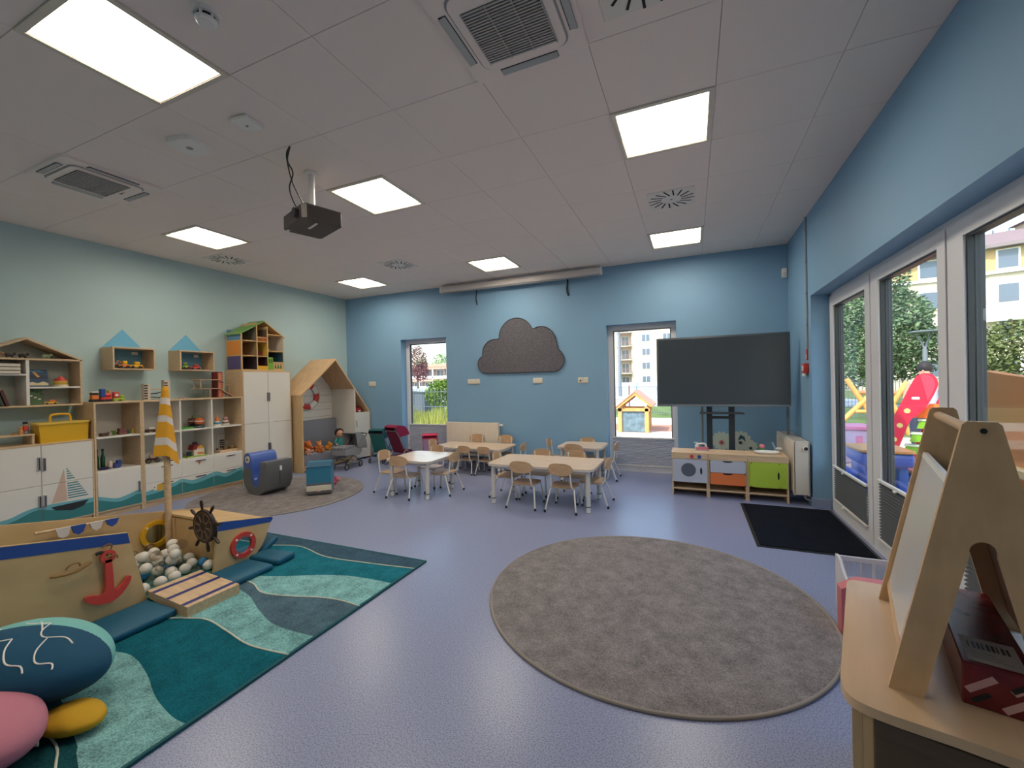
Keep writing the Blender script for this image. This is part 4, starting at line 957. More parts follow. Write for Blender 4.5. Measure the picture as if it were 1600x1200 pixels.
G().box(-.41, .395, -.63, .64, 0, .006, .002).build('rubber_base', dark, t); G().box(-.385, .37, -.605, .615, .006, .012, .003).build('pile', pile('black mat pile', (22, 26, 36), .2), t)

# ============================================================ boat ball pit
boat_ply = mat('boat birch plywood', (206, 172, 124), .42, noise=(3.2, .12, (4, 1, 2)))
t = thing('ship_ball_pit', 'birch plywood ship ball pit with blue gunwales', 'play ship', (-3.5, 1.3, 0))
bx, fx_ = -3.15, -3.92      # near and far side planes
zt = lambda y: .598-.198*(y-.9)       # gunwale line
def side(pts, x0, x1, nm, mt): return G().prism(pts, x0, x1).build(nm, mt, t, smooth=False, world=True)
th = .02
side([(-.25, .011), (1.503, .011), (1.405, zt(1.405)), (-.25, zt(-.25))], bx-th, bx, 'near_side_panel', boat_ply)
side([(-.25, zt(-.25)-.004), (1.404, zt(1.405)-.002), (1.415, zt(1.405)-.066), (-.25, zt(-.25)-.068)], bx, bx+.0015, 'blue_stripe', blue)
nose = [(1.890, .011), (2.14, .011), (2.157, .03)]+[(p.x, p.y) for p in smooth_path([(2.157, .03, 0), (2.225, .075, 0), (2.275, .135, 0), (2.315, .22, 0), (2.352, .31, 0)], 4)][1:]+[(2.35, zt(2.35)), (1.931, zt(1.931))]
side(nose, bx-th, bx, 'bow_side_panel', boat_ply)
side([(1.932, zt(1.931)-.002), (2.345, zt(2.35)-.002), (2.356, zt(2.35)-.02), (2.335, zt(2.35)-.042), (1.926, zt(1.931)-.066)], bx, bx+.0015, 'blue_stripe', blue)
side([(-.25, .011), (2.14, .011)]+nose[2:-2]+[(2.35, zt(2.35)+.0), (-.25, zt(-.25)-.02)], fx_, fx_+th, 'far_side_panel', boat_ply)
G().box(fx_+th, bx-th, -.25, -.23, .011, zt(-.25)).build('stern_panel', boat_ply, t, smooth=False, world=True)
zd = zt(2.0)-.035
G().box(fx_+th, bx-th, 1.985, 2.005, .011, zd).build('bow_box_front', boat_ply, t, smooth=False, world=True)
G().prism([(1.975, zd+.012), (2.33, zd-.06), (2.33, zd-.042), (1.975, zd+.03)], fx_+th, bx-th).build('bow_deck', boat_ply, t, smooth=False, world=True)
G().box(fx_+th, bx-th, -.23, 1.985, .0115, .05).build('pit_floor', mat('pit floor teal', (58, 130, 124), .6), t, smooth=False, world=True)
# cut-outs are shown by raised porthole rings
def porthole(x, y, z, ro, ri, mt, nm, d, fill):
    p = G().ring(circ(y, z, ro), circ(y, z, ri), x, x+d*.018, 'yz').build(nm, mt, t, world=True)
    loc = t.matrix_basis.translation
    for k in range(4):
        a = PI/4+k*PI/2
        g = G().cyl((x+d*.018, y+(ro+ri)/2*math.cos(a), z+(ro+ri)/2*math.sin(a)), (x+d*.022, y+(ro+ri)/2*math.cos(a), z+(ro+ri)/2*math.sin(a)), .008, n=10)
        for v in g.bm.verts: v.co -= loc
        g.build('bolt', white_p, p)
    g = G().prism(circ(y, z, ri+.002), x+d*.001, x+d*.006)
    for v in g.bm.verts: v.co -= loc
    g.build('mirror', fill, p, smooth=False)
mirror = mat('acrylic mirror', (190, 206, 206), .05, metal=1.0)
porthole(bx, 2.103, .170, .095, .062, red, 'porthole', 1, mirror)
porthole(fx_+th, 1.915, .225, .105, .072, yellow, 'porthole', 1, mirror)
# floor cushions round the hull
pad = mat('teal vinyl pad', (6, 88, 118), .55, bump=(14, .12))
G().box(bx+.005, -2.84, .1, 1.497, .011, .056, .018, 3).build('floor_pad', pad, t, world=True)
G().box(bx+.005, -2.86, 1.815, 2.14, .011, .056, .018, 3).build('floor_pad', pad, t, world=True)
n = G().box(0, .30, 0, .17, 0, .05, .02, 3); n.xf(Matrix.Translation((-3.17, 2.15, .012)) @ Matrix.Rotation(.12, 4, 'Z')); n.build('floor_pad', pad, t, world=True)
n = G().box(-.62, .02, 0, .17, 0, .05, .02, 3); n.xf(Matrix.Translation((-3.17, 2.27, .02)) @ Matrix.Rotation(.5, 4, 'X')); n.build('floor_pad', pad, t, world=True)
# rope loops on the hull
rope = mat('sisal rope', (150, 112, 66), .9)
for yy, zz in ((1.155, .39), (1.32, .37)):
    P = [(bx+.012+.02*math.sin(PI*q/9), yy+.028*math.cos(PI*q/9), zz+.028*math.sin(PI*q/9)) for q in range(10)]
    G().tube(P, .004, 6).build('rope_loop', rope, t, world=True)
G().tube(smooth_path([(bx+.012, 1.065, .375), (bx+.02, 1.11, .368), (bx+.02, 1.16, .366), (bx+.02, 1.20, .378), (bx+.012, 1.232, .392)], 4), .007, 6).build('rope', rope, t, world=True)
# mast
G().cyl((-3.80, 1.955, .05), (-3.80, 1.955, 1.365), .022, n=14).build('mast', wood, t, world=True)
G().box(-3.84, -3.76, 1.97, 1.99, .06, zd, .004).build('mast_block', boat_ply, t, world=True)
# steering wheel
sw = mat('dark stained wood', (44, 28, 25), .4)
wh = G().lathe([(0, -.012), (.118, -.012), (.122, 0), (.118, .012), (0, .012)], c=(-3.262, 1.905, .362), n=40, axis='y').build('steering_wheel', sw, t, world=True)
loc = t.matrix_basis.translation
lite = mat('light spoke line', (142, 120, 104), .5)
for k in range(8):
    a = k*PI/4+.2
    for pts in ([(.035, -.013), (.095, -.03), (.100, 0), (.095, .03), (.035, .013)],):
        P = [(-3.262+p*math.cos(a)-q*math.sin(a), 1.892, .362+p*math.sin(a)+q*math.cos(a)) for p, q in pts]
        g = G().tube(P, .0018, 5, closed=True)
        for v in g.bm.verts: v.co -= loc
        g.build('engraved_spoke', lite, wh)
    g = G().tube([(-3.262+r_*math.cos(a), 1.905, .362+r_*math.sin(a)) for r_ in (.11, .135, .155, .185)], [.009, .008, .012, .009], 8)
    for v in g.bm.verts: v.co -= loc
    g.build('spoke_handle', sw, wh)
g = G().cyl((-3.262, 1.905, .362), (-3.262, 1.99, .362), .014)
for v in g.bm.verts: v.co -= loc
g.build('axle', sw, wh)
# blue and white pennant stick
pn = G().cyl((-3.87, 1.25, .455), (-3.84, 1.66, .43), .009, n=10)
solo('pennant_stick', 'thin wooden stick with pennants resting inside the ship', 'stick', pn, wood)
for k, (ya, mt, lb) in enumerate(((1.335, white_p, 'white'), (1.41, blue, 'blue'), (1.50, white_p, 'white'), (1.585, blue, 'blue'))):
    g = G().prism([(ya, .462-.06*(ya-1.25)), (ya+.075, .458-.06*(ya-1.25)), (ya+.06, .40), (ya+.035, .385), (ya+.012, .405)], -3.862+.06*(ya-1.25), -3.858+.06*(ya-1.25)+.012)
    solo('pennant', ['white pennant at the low end of the ship stick', 'blue pennant in the middle of the ship stick', 'white pennant next to the end of the ship stick', 'blue pennant at the tip of the ship stick'][k], 'flag', g, mat('pennant blue cloth', (44, 78, 160), .8) if mt is blue else mat('pennant white cloth', (214, 206, 206), .8), smooth=False)
# yellow striped mast flag
t = thing('mast_flag', 'yellow and white striped cloth flag hanging on the ship mast', 'flag', (-3.80, 1.955, .80))
fy_ = mat('flag yellow cloth', (222, 160, 40), .85); fwh = mat('flag white cloth', (214, 204, 200), .85)
bands = [(1.0, .90, 0), (.90, .81, 1), (.81, .65, 0), (.65, .56, 1), (.56, .34, 0), (.34, .235, 1), (.235, .08, 0)]
ex_, ey_ = Vector((.42, .91, 0)), Vector((.91, -.42, 0))
def ring_at(f):
    w_ = .025+(1-f)*.068
    z = .55*f; P = []
    for q in range(24):
        a = 2*PI*q/24; wob = 1+.10*math.sin(5*a+1)*(1-f)
        lw = w_*(1.0 if math.cos(a) < 0 else .80)
        p = ex_*(lw*math.cos(a)*wob)+ey_*((.03+.03*(1-f))*math.sin(a)*wob)
        dz = -.09*(1-f)*max(0, math.cos(a))
        P.append((p.x, p.y, z+dz))
    return P
for a, b, k in bands:
    g = G(); A, B = ring_at(a), ring_at((a+b)/2); Cq = ring_at(b)
    for R1, R2 in ((A, B), (B, Cq)):
        for q in range(24): g.face([R1[q], R1[(q+1) % 24], R2[(q+1) % 24], R2[q]])
    bmesh.ops.remove_doubles(g.bm, verts=g.bm.verts, dist=.0005)
    g.build('white_band' if k else 'yellow_band', fwh if k else fy_, t)
G().lathe([(.028, .545), (.02, .57), (.008, .585), (0, .586)], n=14).build('tip', fy_, t)
# red anchor on a loop
t = thing('anchor', 'red wooden anchor hanging by a loop on the ship side', 'anchor', (bx+.022, 1.30, .08))
A = [(p.x, p.y) for p in smooth_path([(.015, .30, 0), (.02, .20, 0), (.026, .115, 0), (.055, .125, 0), (.085, .165, 0), (.105, .155, 0), (.09, .115, 0), (.05, .07, 0), (0, .05, 0), (-.06, .068, 0), (-.10, .10, 0), (-.098, .125, 0), (-.075, .125, 0), (-.045, .112, 0), (-.02, .115, 0), (-.014, .20, 0), (-.016, .30, 0)], 3)]
G().prism(A, -.009, .009).build('shank_and_arms', mat('anchor red', (214, 70, 62), .4), t, smooth=False)
G().ring(circ(0, .318, .036, 28), circ(0, .320, .017, 28), -.009, .009).build('eye', MATS['anchor red'], t)
G().tube(smooth_path([(0, 0, .33), (-.004, -.03, .35), (-.008, -.05, .345)], 3), .009, 6).build('strap', dark, t)
G().tube(smooth_path([(-.012, -.02, .375), (.008, 0, .39), (.0, .02, .375), (.0, .01, .345)], 4), .004, 6).build('loop', rope, t)
# boarding ramp
t = thing('boarding_ramp', 'low wooden boarding step with three dark blue stripes', 'ramp', (-2.95, 1.66, 0))
G().prism([(-3.148, .058), (-2.86, .0115), (-2.752, .0115), (-2.752, .072), (-3.16, .10)], 1.50, 1.81, 'xz').xf(Matrix.Identity(4)).build('board', wood, t, smooth=False, world=True)
navy = mat('navy stripe', (38, 42, 110), .4)
for xx in (-3.10, -2.95, -2.80):
    z = lambda x: .072+(-2.752-x)/.408*.028+.0008
    g = G(); g.face([(xx-.016, 1.50, z(xx-.016)), (xx+.016, 1.50, z(xx+.016)), (xx+.016, 1.81, z(xx+.016)), (xx-.016, 1.81, z(xx-.016))]); g.build('blue_stripe', navy, t, smooth=False, world=True)
# balls
ball_mats = {'white': mat('ball white', (226, 220, 210), .35), 'blue': mat('ball blue', (48, 128, 178), .35), 'clear': glass_mat('ball clear', (.80, .76, .72), .10)}
bmesh_cache = {}
def ball(x, y, z, kind, label):
    if kind not in bmesh_cache:
        g = G(); g.sph((0, 0, .036), .036, n=18); bmesh_cache[kind] = g.build('pit_ball', ball_mats[kind]); o = bmesh_cache[kind]
    else: o = bmesh_cache[kind].copy(); COL.objects.link(o)
    o.location = (x, y, z); tag(o, label, 'ball', {'white': 'white pit balls', 'blue': 'blue pit balls', 'clear': 'clear pit balls'}[kind]); return o
br = random.Random(5); spots = []
def free(p): return all((Vector(p)-Vector(q)).length > .0725 for q in spots)
placed = 0
for layer, cnt in ((.051, 62), (.107, 34), (.16, 8)):
    tries = 0
    c_ = 0
    while c_ < cnt and tries < 4000:
        tries += 1
        x = br.uniform(fx_+.065, bx-.065); y = br.uniform(1.02, 1.94)
        heap = max(0, 1-abs(y-1.62)/.55)*max(0, 1-abs(x+3.60)/.42)
        if layer > .06 and br.random() > heap*1.6: continue
        if layer > .12 and br.random() > heap: continue
        if abs(x+3.262) < .2 and y > 1.83 and layer > .1: continue
        if math.hypot(x+3.80, y-1.955) < .066: continue
        if x > -3.30 and y > 1.45 and y < 1.85 and layer > .06: continue
        p = (x, y, layer)
        if not free(p): continue
        spots.append(p); c_ += 1
        k = br.random()
        kind = 'clear' if k < .42 else ('blue' if k < .46 else 'white')
        ball(x, y, layer, kind, {'white': 'matt white plastic ball in the ship ball pit', 'blue': 'blue plastic ball in the ship ball pit', 'clear': 'clear see-through plastic ball in the ship ball pit'}[kind])
# ============================================================ plush fish cushion in the corner
t = thing('plush_fish_cushion', 'big dark teal plush fish cushion with yellow fin and white stitched scales', 'cushion', (-2.64, .87, .012), rz=.2)
pt = mat('plush dark teal', (14, 74, 104), .9, bump=(10, .5)); pa = mat('plush aqua', (120, 184, 180), .9); py_ = mat('plush mustard', (196, 152, 30), .9, bump=(18, .35)); pp = mat('plush pink', (190, 120, 138), .9, bump=(12, .3))
BX, BY, BZ, SX, SY, SZ = -.055, -.02, .163, .385, .205, .135
def pillow(g, c, sx, sy, sz, p=2.4, n=56):
    n0 = g.n(); g.sph((0, 0, 0), 1, n=n)
    for v in g._new(n0):
        x, y, z = v.co; v.co = (c[0]+sx*x, c[1]+sy*y*(1-.10*x), c[2]+sz*(abs(z)**(2/p))*(1 if z > 0 else -1)*(1-.16*x*x))
    return g
pillow(G(), (BX, BY, BZ), SX, SY, SZ).build('body', pt, t)
pillow(G(), (BX-.022, BY+.030, BZ-.002), SX-.004, SY-.004, SZ-.002).build('back_fin', pa, t)
pillow(G(), (.325, -.10, .04), .13, .085, .04).build('fin', py_, t)
pillow(G(), (.14, -.32, .105), .29, .20, .10).build('tail', pp, t)
G().box(.275, .325, -.212, -.204, .015, .085, .002).build('care_label', white_p, t)
def on_body(u, v):
    x = u/SX; y = v/SY
    r2 = max(0, 1-x*x-(y/(1-.10*x))**2)
    return (BX+u, BY+v, BZ+SZ*(math.sqrt(r2)**(2/2.4))*(1-.16*x*x)+.002)
for P in ([(.0, -.05), (.05, -.10), (.12, -.135), (.18, -.125), (.21, -.135)], [(.13, -.01), (.17, -.07), (.22, -.10), (.27, -.08), (.29, -.09)], [(-.2, .02), (-.14, -.05), (-.06, -.07), (.0, -.05)], [(.0, .08), (.05, .02), (.11, -.01), (.18, .02), (.24, .01)], [(-.2, .10), (-.1, .06), (0, .08)], [(-.10, .10), (-.02, .06), (.05, .02)]):
    G().tube(smooth_path([on_body(*p) for p in P], 5), .003, 5).build('stitch_line', white_p, t)

# ============================================================ soft play blocks on the round carpet
vg = mat('grey vinyl', (104, 104, 104), .4); vb = mat('blue vinyl', (72, 100, 176), .4); vc = mat('cream vinyl', (212, 204, 186), .5); vt = mat('turquoise vinyl', (52, 122, 152), .42); vdk = mat('dark teal vinyl', (34, 90, 122), .42)
t = thing('soft_rocker', 'grey and blue soft play rocker with open hollow middle', 'soft play block', (-5.03, 3.725, .012), rz=-.06)
# profile in local (x: across, z: up), extruded along local y
out = [(-.20, .05), (-.10, .0), (.06, 0), (.16, .05), (.21, .14), (.215, .30), (.205, .37), (.10, .37), (.10, .31)]
inn = [(p.x, p.y) for p in smooth_path([(.085, .16, 0), (.03, .09, 0), (-.05, .09, 0), (-.085, .17, 0), (-.10, .26, 0), (-.16, .29, 0)], 4)]
prof = out+[(.095, .24)]+inn+[(-.24, .29), (-.265, .20), (-.245, .11)]
prof = [(a, b*1.13) for a, b in prof]
G().prism(prof, -.175, .175, 'xz').build('rocker_body', vg, t, sharp=.5)
prof2 = [(.10, .30), (.06, .28), (.03, .20), (-.01, .165), (-.06, .20), (-.075, .30), (-.10, .43), (-.16, .475), (-.225, .45), (-.25, .38), (-.245, .29), (-.155, .285), (-.095, .255), (-.08, .165), (-.045, .085), (.03, .085), (.09, .155), (.10, .235)]
P2 = [(p.x, p.y) for p in smooth_path([(a, b, 0) for a, b in prof2], 3, closed=True)]
P2 = [(a, b*1.08) for a, b in P2]
G().prism(P2, -.170, .170, 'xz').build('inner_cushion', vb, t, sharp=.5)
G().cyl((-.165, -.176, .43), (-.165, -.169, .43), .045, n=18).build('eye_disc', vc, t); G().cyl((-.165, -.179, .43), (-.165, -.175, .43), .014, n=12).build('eye_hole', dark, t)
G().box(.2155, .218, .0, .03, .29, .35, .001).build('label_tag', white_p, t)
G().box(.2145, .2165, -.002, .002, .12, .30).build('seam', dark, t, smooth=False)
t = thing('soft_whale_block', 'turquoise soft play block with cream front panel and grey rounded bottom', 'soft play block', (-4.36, 3.93, .012), rz=-.85)
pr = [(.17, .07), (.14, .02), (.08, 0), (-.10, 0), (-.18, .05), (-.22, .16), (-.20, .34), (-.12, .385), (.04, .385), (.10, .345), (.16, .345)]
G().prism(pr, -.14, .14, 'xz').build('block_body', vt, t, sharp=.5)
G().box(.155, .178, -.141, .141, .055, .12, .004).build('cream_panel', vc, t)
G().box(.178, .183, -.02, .02, .05, .085, .002).build('strap_tab', mat('pale pink webbing', (214, 190, 184), .7), t)
G().prism([(.17, .057), (.14, .012), (.08, -.002), (-.10, -.002), (-.17, .035), (-.10, .05), (.1, .056)], -.1415, .1415, 'xz').build('grey_base', mat('grey soft base', (136, 132, 132), .6), t, smooth=False)
G().box(.158, .168, -.1412, .1412, .12, .145).build('brown_band', mat('brown vinyl', (120, 100, 92), .6), t, smooth=False)
G().prism([(.05, .384), (.105, .34), (.165, .34), (.165, .35), (.11, .352), (.055, .392)], -.1405, .1405, 'xz').build('top_flap', vdk, t, smooth=False)
t = thing('pink_plush_pig', 'small pink plush pig lying beside the turquoise soft block', 'plush toy', (-4.50, 4.26, .012), .4); pk = mat('plush pink pig', (206, 110, 128), .95)
G().sph((0, 0, .045), .05, (1.2, .9, .9), 14).build('body', pk, t); G().sph((.05, .01, .075), .036, n=12).build('head', pk, t); G().sph((.08, .012, .07), .014, n=8).build('snout', mat('plush pale pink', (226, 160, 160), .9), t)
for s in (-1, 1): G().sph((.045, .01+s*.022, .105), .012, n=8).build('ear', pk, t); G().sph((.02, s*.03, .014), .016, n=8).build('foot', pk, t)

# ============================================================ doll prams
chrome = mat('pram tube grey', (112, 112, 114), .4, metal=.4); tyre = mat('pram tyre', (44, 44, 46), .7); hubm = mat('pram hub', (150, 150, 152), .4)
def wheel(t, x, y, r, nm='wheel', ang=0, axis=None):
    w_ = G().tube([(x, y+r*.85*math.cos(2*PI*q/18), r+r*.85*math.sin(2*PI*q/18)) for q in range(18)], r*.18, 6, closed=True).build(nm, tyre, t)
    g = G().cyl((x-.008, y, r), (x+.008, y, r), r*.28, n=12)
    for q in range(5): g.cyl((x, y, r), (x, y+r*.8*math.cos(q*2*PI/5), r+r*.8*math.sin(q*2*PI/5)), r*.09, n=5)
    g.build('hub', hubm, w_)
t = thing('doll_pram', 'grey doll pram with hood and camouflage cover by nook', 'doll pram', (-5.24, 5.27, 0), rz=.12)
bas = mat('pram fabric grey', (150, 148, 146), .9); camo = mat('pram camouflage cloth', (128, 126, 130), .9, noise=(26, .6, (1, 1, 1))); tan = mat('pram tan rail', (146, 126, 98), .5)
for xx in (-.13, .13):
    for yy in (-.18, .17): wheel(t, xx, yy, .052)
    G().tube(smooth_path([(xx*.95, -.18, .055), (xx*.95, -.05, .15), (xx*.95, .17, .055)], 4), .009, 8).build('spring_rail', tan, t)
    G().tube([(xx*.9, -.12, .14), (xx*.9, .12, .29)], .008, 8).build('leg_tube', chrome, t); G().tube([(xx*.9, .12, .14), (xx*.9, -.12, .29)], .008, 8).build('leg_tube', chrome, t)
G().cyl((-.13, -.18, .052), (.13, -.18, .052), .006, n=8).build('axle', chrome, t); G().cyl((-.13, .17, .052), (.13, .17, .052), .006, n=8).build('axle', chrome, t)
g = G(); g.prism([(-.23, .33), (-.20, .24), (.15, .20), (.22, .25), (.22, .34)], -.13, .13); g.build('bassinet', bas, t, sharp=.9)
G().box(-.125, .125, -.24, .06, .325, .375, .02, 2).build('cover', camo, t)
arc = [(.10+.0, .33)]
def hood(t, yc, zc, r_, a0, a1, hw_, mt, nm='hood'):
    g = G(); n_ = 8; R1 = []
    for q in range(n_+1):
        a = a0+(a1-a0)*q/n_; R1.append((yc+r_*math.cos(a), zc+r_*math.sin(a)))
    for (ya, za), (yb2, zb) in zip(R1, R1[1:]): g.face([(-hw_, ya, za), (hw_, ya, za), (hw_, yb2, zb), (-hw_, yb2, zb)])
    for s in (-1, 1):
        g.face([(s*hw_, yc, zc)]+[(s*hw_, a, b) for a, b in R1])
    o = g.build(nm, mt, t, smooth=False); md = o.modifiers.new('thick', 'SOLIDIFY'); md.thickness = .006
    return o
hood(t, .10, .32, .25, -.15, 1.75, .132, bas)
for a in (.0, .9, 1.75): G().tube([(-.134, .10, .32), (-.134, .10+.25*math.cos(a), .32+.25*math.sin(a)), (.134, .10+.25*math.cos(a), .32+.25*math.sin(a)), (.134, .10, .32)], .005, 6).build('hood_rib', chrome, t)
G().tube(smooth_path([(-.12, .14, .30), (-.12, .32, .48), (-.11, .36, .53), (.11, .36, .53), (.12, .32, .48), (.12, .14, .30)], 3), .008, 8).build('push_handle', dark, t)
def stroller(name, label, loc, rz, fab, fab2, s, tube_m, canopy=True):
    t = thing(name, label, 'doll stroller', loc, rz, group='folding doll strollers')
    for xx in (-.13*s, .13*s):
        wheel(t, xx, -.16*s, .04*s); wheel(t, xx, .14*s, .04*s)
        G().tube([(xx, .14*s, .05*s), (xx, -.02*s, .28*s), (xx*.95, -.17*s, .52*s)], .008, 8).build('frame_tube', tube_m, t)
        G().tube([(xx, -.16*s, .05*s), (xx, .04*s, .26*s), (xx, .11*s, .40*s)], .008, 8).build('frame_tube', tube_m, t)
        G().sph((xx*.95, -.175*s, .53*s), .017, (.8, 1.6, .9), 8).build('grip', dark, t)
    G().cyl((-.13*s, -.165*s, .51*s), (.13*s, -.165*s, .51*s), .007, n=8).build('push_bar', tube_m, t)
    b_ = G().prism([(-.02*s, .20*s), (.12*s, .21*s), (.13*s, .19*s), (-.03*s, .17*s)], -.125*s, .125*s).build('seat', fab, t, smooth=False)
    g = G().prism([(-.03*s, .18*s), (-.16*s, .50*s), (-.148*s, .505*s), (-.012*s, .185*s)], -.125*s, .125*s).build('backrest', fab, t, smooth=False)
    if canopy:
        o = hood(t, -.10*s, .42*s, .17*s, .15, 2.1, .128*s, fab2, 'canopy')
    G().prism([(-.10*s, .10*s), (.08*s, .10*s), (.09*s, .13*s), (-.11*s, .13*s)], -.11*s, .11*s).build('basket', fab2, t, smooth=False)
    return t
gf = mat('green stroller cloth', (44, 112, 106), .9); gf2 = mat('green stroller cloth dark', (40, 96, 96), .9); mf = mat('maroon stroller cloth', (112, 24, 56), .9); mf2 = mat('maroon stroller cloth bright', (146, 36, 78), .9); pf = mat('pink stroller cloth', (214, 64, 96), .9); pf2 = mat('lilac stroller cloth', (206, 170, 206), .9)
stroller('doll_stroller', 'green folding doll stroller between grey pram and maroon stroller', (-5.06, 5.89, 0), .15, gf, gf2, 1.0, chrome)
stroller('doll_stroller', 'tall maroon folding doll stroller by the narrow window', (-4.60, 5.83, 0), -.25, mf, mf2, 1.14, steel)
stroller('doll_stroller', 'small pink and lilac doll stroller in front of the window blind', (-4.05, 5.93, 0), .5, pf2, pf, .9, pf)
# ============================================================ tables and chairs
top_m = mat('table top maple', (224, 200, 176), .25, noise=(4, .06, (1, 8, 8))); top_w = mat('table edge', (196, 160, 128), .5); leg_m = mat('table leg off white', (214, 208, 202), .35); mark = mat('leg ring black', (30, 30, 30), .5)
def table(label, x0, x1, y0, y1, h, group='low nursery tables'):
    t = thing('nursery_table', label, 'table', ((x0+x1)/2, (y0+y1)/2, 0), group=group)
    G().prism(rrect(x0, x1, y0, y1, .075, 6), h-.006, h, 'xy').build('table_top', top_m, t, world=True, smooth=False)
    G().prism(rrect(x0+.001, x1-.001, y0+.001, y1-.001, .075, 6), h-.024, h-.006, 'xy').build('top_edge', mat('table edge white', (216, 206, 198), .45), t, world=True, smooth=False)
    G().ring(rrect(x0+.06, x1-.06, y0+.06, y1-.06, .02, 2), rrect(x0+.085, x1-.085, y0+.085, y1-.085, .02, 2), h-.06, h-.024, 'xy').build('under_frame', leg_m, t, world=True, smooth=False)
    for a, b in ((x0+.065, y0+.065), (x1-.065, y0+.065), (x0+.065, y1-.065), (x1-.065, y1-.065)):
        l = G().cyl((a, b, .062), (a, b, h-.024), .024, n=16).build('leg', leg_m, t, world=True)
        loc = t.matrix_basis.translation
        for nm, z0_, z1_, r_q, mt in (('leg_ring', .06, .068, .027, mark), ('leg_foot', 0, .061, .0225, white_m), ('foot_pad', 0, .006, .025, grey_p)):
            g = G().cyl((a, b, z0_), (a, b, z1_), r_q, n=16)
            for v in g.bm.verts: v.co -= loc
            g.build(nm, mt, l)
table('square nursery table beside the doll prams', -3.455, -2.81, 4.06, 4.735, .455)
table('low rectangular nursery table in front of the wall radiator', -3.72, -2.53, 5.45, 6.07, .39)
table('rectangular nursery table nearest the large round carpet', -2.135, -.93, 4.185, 4.86, .455)
table('square nursery table against the blue wall beside the window', -1.735, -1.115, 5.55, 6.13, .455)
# chair: origin on the floor under the seat centre, sitter faces +y
tube_w = mat('chair tube white', (226, 222, 216), .3)
def make_chair():
    t = thing('nursery_chair', '', 'chair')
    sp = rrect(-.14, .14, -.125, .135, .05, 5)
    G().prism(sp, .248, .260, 'xy').build('seat', oak, t)
    # curved backrest
    g = G(); nx_, nz = 14, 6; V = []
    outl = lambda u: .066*(1-abs(u)**3.0)**(1/2.2) if abs(u) < 1 else 0
    for side_ in (0, 1):
        rows = []
        for j in range(nz+1):
            row = []
            for i in range(nx_+1):
                u = -1+2*i/nx_; hh = max(outl(u*.999), .012)
                z = .446+(-hh*.9+(hh*1.05+hh*.9)*j/nz)
                y = -.150-.03*(1-u*u)-.05*(z-.452)-(.010 if side_ else 0)
                row.append(g.bm.verts.new((u*.132, y, z)))
            rows.append(row)
        V.append(rows)
    for s_ in (0, 1):
        for j in range(nz):
            for i in range(nx_): g.bm.faces.new([V[s_][j][i], V[s_][j][i+1], V[s_][j+1][i+1], V[s_][j+1][i]])
    for i in range(nx_):
        for j in (0, nz): g.bm.faces.new([V[0][j][i], V[0][j][i+1], V[1][j][i+1], V[1][j][i]])
    for j in range(nz):
        for i in (0, nx_): g.bm.faces.new([V[0][j][i], V[0][j+1][i], V[1][j+1][i], V[1][j][i]])
    g.build('backrest', oak, t, sharp=.9)
    for s in (-1, 1):
        P = smooth_path([(s*.148, .15, .012), (s*.132, .12, .20), (s*.126, .10, .236), (s*.122, .06, .241), (s*.118, -.08, .241), (s*.113, -.125, .252), (s*.108, -.143, .29), (s*.102, -.158, .40), (s*.098, -.164, .49)], 3)
        G().tube(P, .0088, 8).build('side_frame', tube_w, t)
    P = smooth_path([(-.165, -.185, .012), (-.135, -.12, .19), (-.122, -.098, .228), (-.09, -.09, .236), (.09, -.09, .236), (.122, -.098, .228), (.135, -.12, .19), (.165, -.185, .012)], 3)
    G().tube(P, .0088, 8).build('rear_leg_hoop', tube_w, t)
    for x, y in ((-.149, .151), (.149, .151), (-.166, -.187), (.166, -.187)): G().lathe([(0, 0), (.012, 0), (.0125, .02), (.010, .026), (0, .026)], c=(x, y, 0), n=10).build('foot_cap', dark, t)
    return t
CH = []
T1, T2, T3, T4 = 'square table beside the doll prams', 'low table in front of the radiator', 'table nearest the large round carpet', 'square table by the window'
